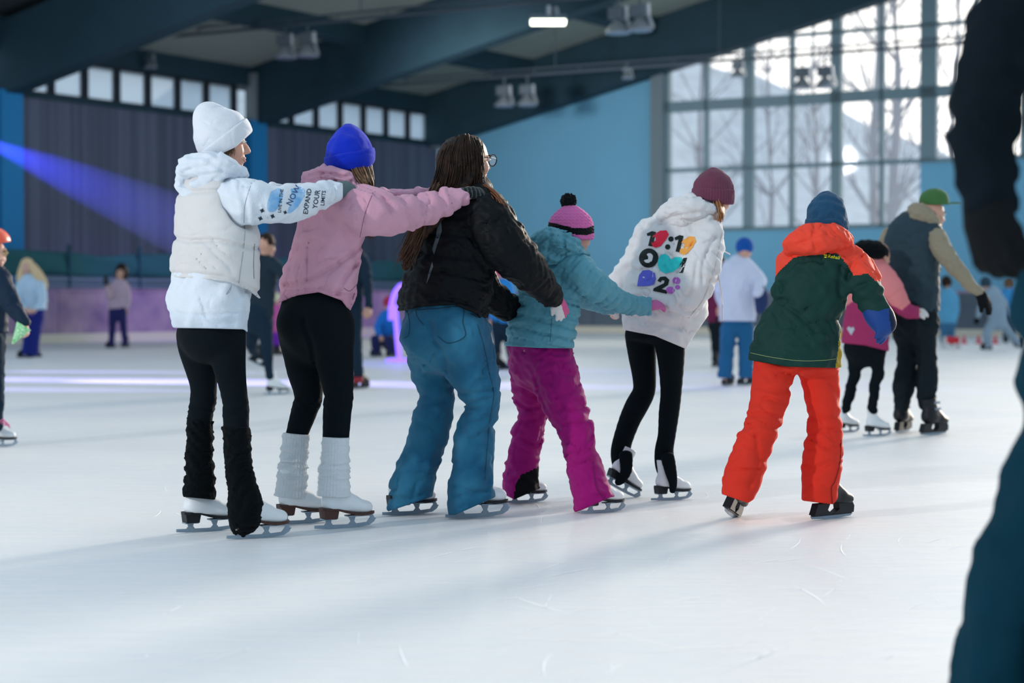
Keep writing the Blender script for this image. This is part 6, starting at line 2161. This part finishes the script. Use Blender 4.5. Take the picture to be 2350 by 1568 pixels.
s.ell(pt(62, 612, 32.36), np.array([.12, .10, .15])); s.chain([(74, 612, 32.3, 10), (86, 630, 32.25, 12), (98, 650, 32.25, 11), (104, 662, 32.25, 6)], 0, .6, k=.03); s.chain([(50, 615, 32.3, 7), (46, 635, 32.25, 8), (44, 655, 32.25, 5)], 0, .6, k=.03)
build(s, 'hair', m_blond, pN)

# ---- O: person with a phone
d = 39.0
pO, _, _ = other((270, 799), 'distant skater in a pale pink top holding up a phone by the boards', d, (276, 630, .23, (-.5, -.85, 0), 277, 648),
    [('top', fabric('pale_pink_top', '#c3a9b8'), [([(277, 645, d, 10), (274, 658, d, 22), (270, 685, d, 21), (269, 712, d, 21)], 0, .7), ([(258, 662, 38.9, 8), (248, 680, 38.7, 7), (246, 662, 38.5, 5)], 0, 1), ([(290, 662, d, 8), (294, 690, d, 7), (291, 708, d, 5)], 0, 1)], [([100, 400], [710, 710])]),
     ('trousers', fabric('dark_blue_trousers', '#26285e'), [([(270, 705, d, 20), (270, 722, d, 20)], 0, .7), ([(260, 722, d, 11), (258, 755, d, 8), (255, 788, d, 7)], 0, 1), ([(280, 722, d, 11), (284, 755, d, 8), (288, 788, d, 7)], 0, 1)])],
    [[(258, 662, 38.9), (248, 680, 38.7), (246, 660, 38.5)], [(290, 662, d), (294, 690, d), (291, 710, d)]], [[(260, 718, d), (258, 755, d), (255, 790, d)], [(280, 718, d), (284, 755, d), (288, 790, d)]],
    [(('hockey', 254, 799, 240, .9),), (('hockey', 288, 799, 250, .9),)], [dict(w=(246, 662, 38.5), to=(246, 648, 38.4), bare=True, curl=.8), dict(w=(291, 710, d), to=(290, 720, d), bare=True)], h=.022)
bghair(pO, 279, 626, 39.1, 15, 22, m_hairdk, .016)
ph = empty('phone', pt(243, 645, 38.42), 'dark phone held up by the skater in the pale pink top', 'phone')
mb = MB(); mb.box(pt(243, 645, 38.42), (.045, .006, .085)); mb.build('case', m_blacksole, ph)

# ---- K: pale grey skater in full stride, far right
d = 37.8
m_palegrey = fabric('pale_grey_suit', '#8fa3b3')
pK, _, _ = other((2266, 802), 'distant skater in pale grey leaning into a long stride by the red cones', d, (2264, 656, .22, (-.8, -.4, -.3), 2270, 670),
    [('jacket', m_palegrey, [([(2268, 664, d, 10), (2276, 676, d, 22), (2286, 705, d, 22), (2290, 738, d, 22)], 20, .7), ([(2262, 682, 37.7, 8), (2250, 705, 37.5, 7), (2244, 728, 37.4, 5)], 0, 1), ([(2296, 682, d, 8), (2312, 705, 37.9, 7), (2322, 722, 37.9, 5)], 0, 1)]),
     ('trousers', m_palegrey, [([(2288, 730, d, 21), (2288, 745, d, 21)], 20, .7), ([(2278, 742, d, 12), (2264, 765, 37.6, 10), (2268, 792, 37.7, 7)], 0, 1), ([(2300, 742, d, 12), (2318, 765, 37.9, 9), (2336, 786, 38, 7)], 0, 1)])],
    [[(2262, 682, 37.7), (2250, 705, 37.5), (2244, 730, 37.4)], [(2296, 682, d), (2312, 705, 37.9), (2322, 722, 37.9)]], [[(2278, 738, d), (2264, 765, 37.6), (2268, 794, 37.7)], [(2300, 738, d), (2318, 765, 37.9), (2336, 788, 38)]],
    [(('hockey', 2264, 803, 200, .9),), (('hockey', 2338, 799, 200, .9), dict(pitch=15))], [dict(w=(2244, 730, 37.4), to=(2242, 740, 37.4), m=m_blkglove)], h=.02)
bgbeanie(pK, 2262, 649, d, 13, 15, fabric('dark_hat', '#2e4656'), h=.016)

# ---- light blue coat, far right
d = 41.0
pU, _, _ = other((2174, 794), 'distant figure in a light blue coat beside the man in the cap', d, (2172, 652, .23, (.2, -.95, 0), 2173, 668),
    [('coat', fabric('light_blue_coat', '#5fa6cc'), [([(2174, 664, d, 9), (2175, 678, d, 20), (2175, 710, d, 20), (2175, 745, d, 21)], 0, .7), ([(2158, 682, d, 8), (2154, 710, d, 6), (2156, 728, d, 5)], 0, 1), ([(2192, 682, d, 8), (2196, 710, d, 6), (2194, 728, d, 5)], 0, 1)], [([2000, 2340], [742, 742])]),
     ('trousers', fabric('steel_blue_trousers', '#3f6f92'), [([(2175, 735, d, 19), (2175, 750, d, 19)], 0, .7), ([(2166, 750, d, 9), (2166, 785, d, 7)], 0, 1), ([(2184, 750, d, 9), (2184, 785, d, 7)], 0, 1)])],
    [[(2158, 682, d), (2154, 710, d), (2156, 730, d)], [(2192, 682, d), (2196, 710, d), (2194, 730, d)]], [[(2166, 748, d), (2166, 770, d), (2166, 786, d)], [(2184, 748, d), (2184, 770, d), (2184, 786, d)]],
    [(('hockey', 2166, 794, 250, .9),), (('hockey', 2185, 794, 260, .9),)], [dict(w=(2156, 730, d), to=(2156, 740, d), bare=True)], h=.022)
bghair(pU, 2172, 647, d, 13, 15, m_hairdk, .018)
d = 44.0
pV, _, _ = other((2322, 789), 'distant figure in a vivid blue jacket behind the blurred black glove', d, (2316, 655, .23, (-.3, -.9, 0), 2316, 668),
    [('jacket', fabric('vivid_blue_jacket', '#3f93cf'), [([(2316, 664, d, 9), (2316, 678, d, 22), (2316, 700, d, 22), (2316, 722, d, 22)], 0, .7), ([(2298, 682, d, 8), (2294, 705, d, 6), (2297, 725, d, 5)], 0, 1), ([(2334, 682, d, 8), (2338, 705, d, 6), (2336, 725, d, 5)], 0, 1)], [([2200, 2350], [722, 722])]),
     ('trousers', fabric('slate_trousers', '#46586a'), [([(2316, 716, d, 19), (2316, 732, d, 19)], 0, .7), ([(2308, 732, d, 9), (2308, 780, d, 7)], 0, 1), ([(2325, 732, d, 9), (2326, 780, d, 7)], 0, 1)])],
    [[(2298, 682, d), (2294, 705, d), (2297, 726, d)], [(2334, 682, d), (2338, 705, d), (2336, 726, d)]], [[(2308, 730, d), (2308, 760, d), (2308, 780, d)], [(2325, 730, d), (2326, 760, d), (2326, 780, d)]],
    [(('hockey', 2308, 787, 250, .9),), (('hockey', 2327, 787, 260, .9),)], [dict(w=(2297, 726, d), to=(2297, 736, d), bare=True)], h=.022)
bghair(pV, 2316, 650, d, 12, 14, m_hairlb, .018)

# ---- M: child at the left edge with an orange helmet, holding a green paper cone
d = 12.6
m_navyj = fabric('navy_child_jacket', '#14283d', rough=.6, sheen=0)
pM, W, ax = other((-18, 1028), 'child in an orange helmet and navy jacket entering at the edge of the photo', d, (-14, 585, .21, (.75, -.64, -.05), -22, 625),
    [('jacket', m_navyj, [([(-22, 612, d, 26), (-28, 640, d, 52), (-32, 700, d, 50), (-34, 770, d, 50)], 20, .7), ([(-4, 640, 12.5, 30), (12, 672, 12.42, 26), (32, 708, 12.36, 20), (56, 742, 12.32, 15)], 0, .95), ([(-62, 645, 12.7, 26), (-78, 690, 12.7, 22), (-72, 740, 12.6, 15)], 0, .95)], [([-200, 40, 41, 200], [765, 765, 748, 748])], .008),
     ('trousers', m_navyleg, [([(-34, 755, d, 46), (-34, 790, d, 46)], 20, .8), ([(-52, 790, 12.65, 28), (-50, 880, 12.65, 22), (-46, 980, 12.65, 18)], 0, 1), ([(-18, 790, 12.55, 28), (-12, 880, 12.55, 22), (-12, 975, 12.6, 18)], 0, 1)], None, .01)],
    [[(-4, 640, 12.5), (20, 688, 12.4), (54, 740, 12.32)], [(-62, 645, 12.7), (-78, 690, 12.7), (-72, 742, 12.6)]],
    [[(-52, 780, 12.65), (-50, 880, 12.65), (-46, 985, 12.65)], [(-18, 780, 12.55), (-12, 880, 12.55), (-12, 985, 12.6)]],
    [(('figure', -6, 1025, 5, .82), dict(sole='black')), (('figure', -46, 1024, 10, .8), dict(sole='black'))],
    [dict(w=(50, 738, 12.33), to=(66, 782, 12.28), n=(.8, -.5, .3), bare=True, L=.15, curl=.75, thumb=-1), dict(w=(-72, 744, 12.6), to=(-70, 780, 12.55), bare=True, L=.14)],
    bh=.007, skin=m_skin_pale, r=.8, faces=True)
s = Solid(.006)
s.ell(pt(-16, 556, d), np.array([.115, .125, .1]))
pxcut(s, [-200, -60, 20, 40], [560, 566, 556, 552])
w = nrm(np.array([.75, -.64, 0]))
hm = build(s, 'helmet', mat('orange_helmet', '#df5538', rough=.3, spec=.5), pM)
strands('hair', [[W(.2, -.3, .15), W(.28, -.3, -.02), W(.24, -.3, -.2)], [W(.3, .2, .18), W(.36, .2, .08), W(.34, .24, -.05)]], 70, .003, m_blond, pM, jit=.006)
mb = MB()
for i in range(4):
    mb.tube([pt(-2 + 4 * i, 968 + i * 3, 12.45), pt(8 + 4 * i, 962 + i * 4, 12.42), pt(14 + 3 * i, 974 + i * 3, 12.42)], .004, 5)
fastmesh_poly('pink_laces', mb.v, mb.f, mat('pink_lace', '#d06a93', rough=.7), pM)
a, b_ = pt(55, 748, 12.27), pt(28, 790, 12.25)
cn = MB(); cn.lathe(a, b_, [(0, .052), (.05, .05), (.97, .006), (1, .003)], 16)
m_cone = mat('green_dotted_paper', '#cfe8cf', rough=.7, var=.9, vscale=90, dark='#25b04c')
cn.build('paper_cone', m_cone, None, label='small green dotted paper cone in the helmeted child hand', cat='cone')

# ---- L: blurred figure right in front of the lens
d = 4.2
m_blkj = fabric('black_fleece', '#0d171e', sheen=0, spec=.08); m_dkjean = fabric('dark_teal_trousers', '#06303f', sheen=0, spec=.1)
pL = person(2420, 1690, 'blurred adult close by in black jacket, black glove and dark trousers', BGS)
b = Solid(.02)
Wl, axl = head(b, pt(2520, -170, 4.3), (-.3, .95, 0), (0, 0, 1), .23, neck=pt(2520, -30, 4.3), rneck=.06)
skeleton(b, pt(2530, -30, 4.3), pt(2535, 80, 4.32), pt(2500, 640, 4.3), [Wp([(2340, 10, 4.21), (2270, 240, 4.14), (2268, 480, 4.1)]), Wp([(2680, 20, 4.32), (2718, 260, 4.32), (2700, 490, 4.25)])],
         [Wp([(2420, 660, 4.25), (2440, 1080, 4.3), (2330, 1560, 4.35)]), Wp([(2540, 660, 4.3), (2560, 1080, 4.3), (2560, 1600, 4.3)])], .6)
build(b, 'body', m_skin, pL)
s = Solid(.012)
s.ell(pt(2520, -195, 4.3), np.array([.115, .12, .12])); pxcut(s, [2000, 3000], [-175, -175])
build(s, 'beanie', m_blkknit, pL)
s = Solid(.012)
s.chain([(2540, -60, 4.3, 70), (2540, 0, 4.3, 160), (2530, 200, 4.32, 165), (2525, 420, 4.32, 160), (2520, 640, 4.32, 165)], 0, .62)
s.chain([(2370, -60, 4.24, 90), (2315, 60, 4.2, 92), (2275, 190, 4.16, 84), (2254, 290, 4.13, 80), (2260, 360, 4.12, 72), (2264, 430, 4.11, 68), (2268, 500, 4.1, 60)], 0, .95, k=.04)
s.chain([(2670, -20, 4.32, 90), (2720, 250, 4.32, 76), (2700, 500, 4.25, 58)], 0, .95, k=.04)
s.fn(lambda P: np.where(project(P)[0] < 2345, (project(P)[1] - 492) * .001, -1), 'i', .006)
s.add_disp(folds(151, .13, .011, axis=(.3, 0, 1), aniso=1.6))
build(s, 'jacket', m_blkj, pL)
s = Solid(.006); w0 = pt(2268, 492, 4.1)
hand(s, w0, pt(2278, 660, 4.06) - w0, np.array([-.75, -.6, .2]), L=.19, curl=.62, thumb=-1, fat=1.45, k=.012)
s.chain([(2268, 470, 4.1, 58), (2268, 510, 4.09, 54)], 0, .9, k=.03)
build(s, 'glove', m_blkglove, pL)
s = Solid(.008); w0 = pt(2700, 500, 4.24)
hand(s, w0, pt(2700, 640, 4.2) - w0, np.array([.75, -.6, .2]), L=.19, curl=.6, thumb=1, fat=1.4)
build(s, 'glove', m_blkglove, pL)
s = Solid(.012)
s.chain([(2482, 620, 4.3, 150), (2480, 700, 4.3, 155)], 0, .7)
s.chain([(2440, 720, 4.28, 110), (2440, 860, 4.3, 98), (2436, 1000, 4.32, 92), (2390, 1120, 4.34, 90), (2345, 1240, 4.36, 92), (2315, 1370, 4.38, 98), (2300, 1480, 4.4, 100), (2290, 1590, 4.4, 112), (2288, 1640, 4.4, 112)], 0, 1, k=.05)
s.chain([(2545, 720, 4.3, 105), (2565, 1000, 4.3, 90), (2560, 1300, 4.3, 90), (2555, 1640, 4.3, 95)], 0, 1, k=.05)
s.add_disp(folds(157, .2, .010, axis=(.2, 0, 1), aniso=1.4))
build(s, 'trousers', m_dkjean, pL)
for (x, y, yw) in ((2310, 1655, 60), (2570, 1695, 60)):
    skate(pL, 'hockey', x, y, yw, 1.05)

# ------------------------------------------------------------------ small things by the far boards
m_cone_r = mat('red_cone', '#d22c3a', rough=.5)
for i, (x, lab) in enumerate(((2212, 'red cone by the far boards, next to the light blue coat'), (2246, 'red cone by the far boards in front of the pale grey skater'), (2284, 'red cone between the legs of the pale grey skater'), (2346, 'red cone at the very edge of the photo'))):
    g = ground(x, 789)
    e = empty('traffic_cone', g, lab, 'cone', 'red cones by the far boards')
    mb = MB(); mb.lathe(g + Z * .02, g + Z * .19, [(0, .055), (.1, .05), (1, .014)], 12); mb.build('cone_body', m_cone_r, e, True)
    mb = MB(); mb.box(g + Z * .012, (.075, .075, .012)); mb.build('base', m_cone_r, e)
g = ground(2184, 800)
e = empty('skating_aid', g, 'white and red skating aid frame standing below the light blue coat', 'skating aid')
for sx in (-1, 1):
    mb = MB(); mb.box(g + np.array([.14 * sx, 0, .02]), (.02, .2, .02)); mb.build('runner', mat('aid_white', '#d8dadc', rough=.5), e)
    mb = MB(); mb.prism([g + np.array([.14 * sx - .02, -.15, .04]), g + np.array([.14 * sx - .02, .15, .04]), g + np.array([.14 * sx - .02, .05, .24]), g + np.array([.14 * sx - .02, -.08, .24])], (.04, 0, 0)); mb.build('side_panel', MATS['aid_white'], e)
mb = MB(); mb.box(g + np.array([0, -.1, .17]), (.13, .02, .07)); mb.build('front_panel', m_cone_r, e)
# glowing violet arch
m_glow = mat('violet_glow', '#8b6cff', emit='#7a55ff', estr=2.2)
d = 31.0
e = empty('light_arch', ground(916, 831), 'glowing violet light tube arch behind the jeans', 'light')
for pts_ in ([(935, 658), (920, 656), (906, 675), (898, 705), (897, 735)], [(906, 700), (910, 750), (914, 800), (917, 828)]):
    mb = MB(); mb.tube(spline([pt(x, y, d) for x, y in pts_], 6), .042, 8); mb.build('glow_tube', m_glow, e, True)
mb = MB(); mb.lathe(ground(917, 831), ground(917, 831) + Z * .05, [(0, .22), (1, .2)], 16); mb.build('foot', m_glow, e)
# show lights falling on the ice and a hazy blue beam
for (x, y, pw, ang) in ((260, 854, 10000, 6), (120, 872, 16000, 9), (560, 878, 16000, 9), (20, 894, 9000, 6), (900, 884, 9000, 9), (1330, 893, 2600, 8)):
    g = ground(x, y)
    spot('show_light', g + np.array([-9.0, 1.5, 2.3]), g, (.42, .33, 1), pw, ang, .2, .04)
spot('show_light', hall(1, 7.5, 4.5), hall(2, 3, .5), (.5, .3, 1), 480, 70, .8, .3)
spot('show_light', hall(8, 7.5, 4.5), hall(9, 3, .5), (.6, .3, 1), 480, 70, .8, .3)
b0, b1 = pt(-60, 312, 43.0), pt(480, 545, 34.0)
hz = MB(); hz.lathe(b0, b1, [(0, .14), (1, .62)], 20)
mh = bpy.data.materials.new('beam_haze'); mh.use_nodes = True
nt = mh.node_tree; nt.nodes.clear()
o_ = nt.nodes.new('ShaderNodeOutputMaterial'); vs = nt.nodes.new('ShaderNodeVolumeScatter')
vs.inputs['Density'].default_value = .05; vs.inputs['Anisotropy'].default_value = .2
nt.links.new(vs.outputs[0], o_.inputs['Volume'])
hz.build('haze', mh, None, kind='stuff', label='hazy air lit by a blue beam slanting down the planked wall')
bl_ = spot('beam_light', b0 - nrm(b1 - b0) * .3, b1, (.04, .05, 1.0), 26000, 7.5, .1, .03)

# ------------------------------------------------------------------ scratches cut into the ice
m_scr = mat('ice_scratch', '#fbfcfd', rough=.9, spec=.1)
rg = random.Random(5)
mb = MB()
for i in range(170):
    x, y = rg.uniform(1150, 2330), rg.uniform(1120, 1560)
    if rg.random() < .3: x = rg.uniform(200, 1200)
    g = ground(x, y)
    L = rg.uniform(.08, .55); a = rg.gauss(.9, .5); cv = rg.uniform(-1.2, 1.2)
    w = rg.uniform(.0008, .003)
    prev = None; n = 8; P_ = g[:2].copy()
    for k_ in range(n):
        dirv = np.array([math.cos(a), math.sin(a)]); nv = np.array([-dirv[1], dirv[0]])
        ww = w * math.sin(math.pi * (k_ + .5) / n)
        l_, r_ = P_ + nv * ww, P_ - nv * ww
        cur = [(l_[0], l_[1], .0015), (r_[0], r_[1], .0015)]
        if prev is not None and not (rg.random() < .18):
            mb.add(prev + cur[::-1], [(0, 1, 2, 3)])
        prev = cur
        P_ = P_ + dirv * L / n; a += cv * L / n
mb.build('ice_scratches', m_scr, None, kind='stuff', label='fine bright skate scratches on the ice')
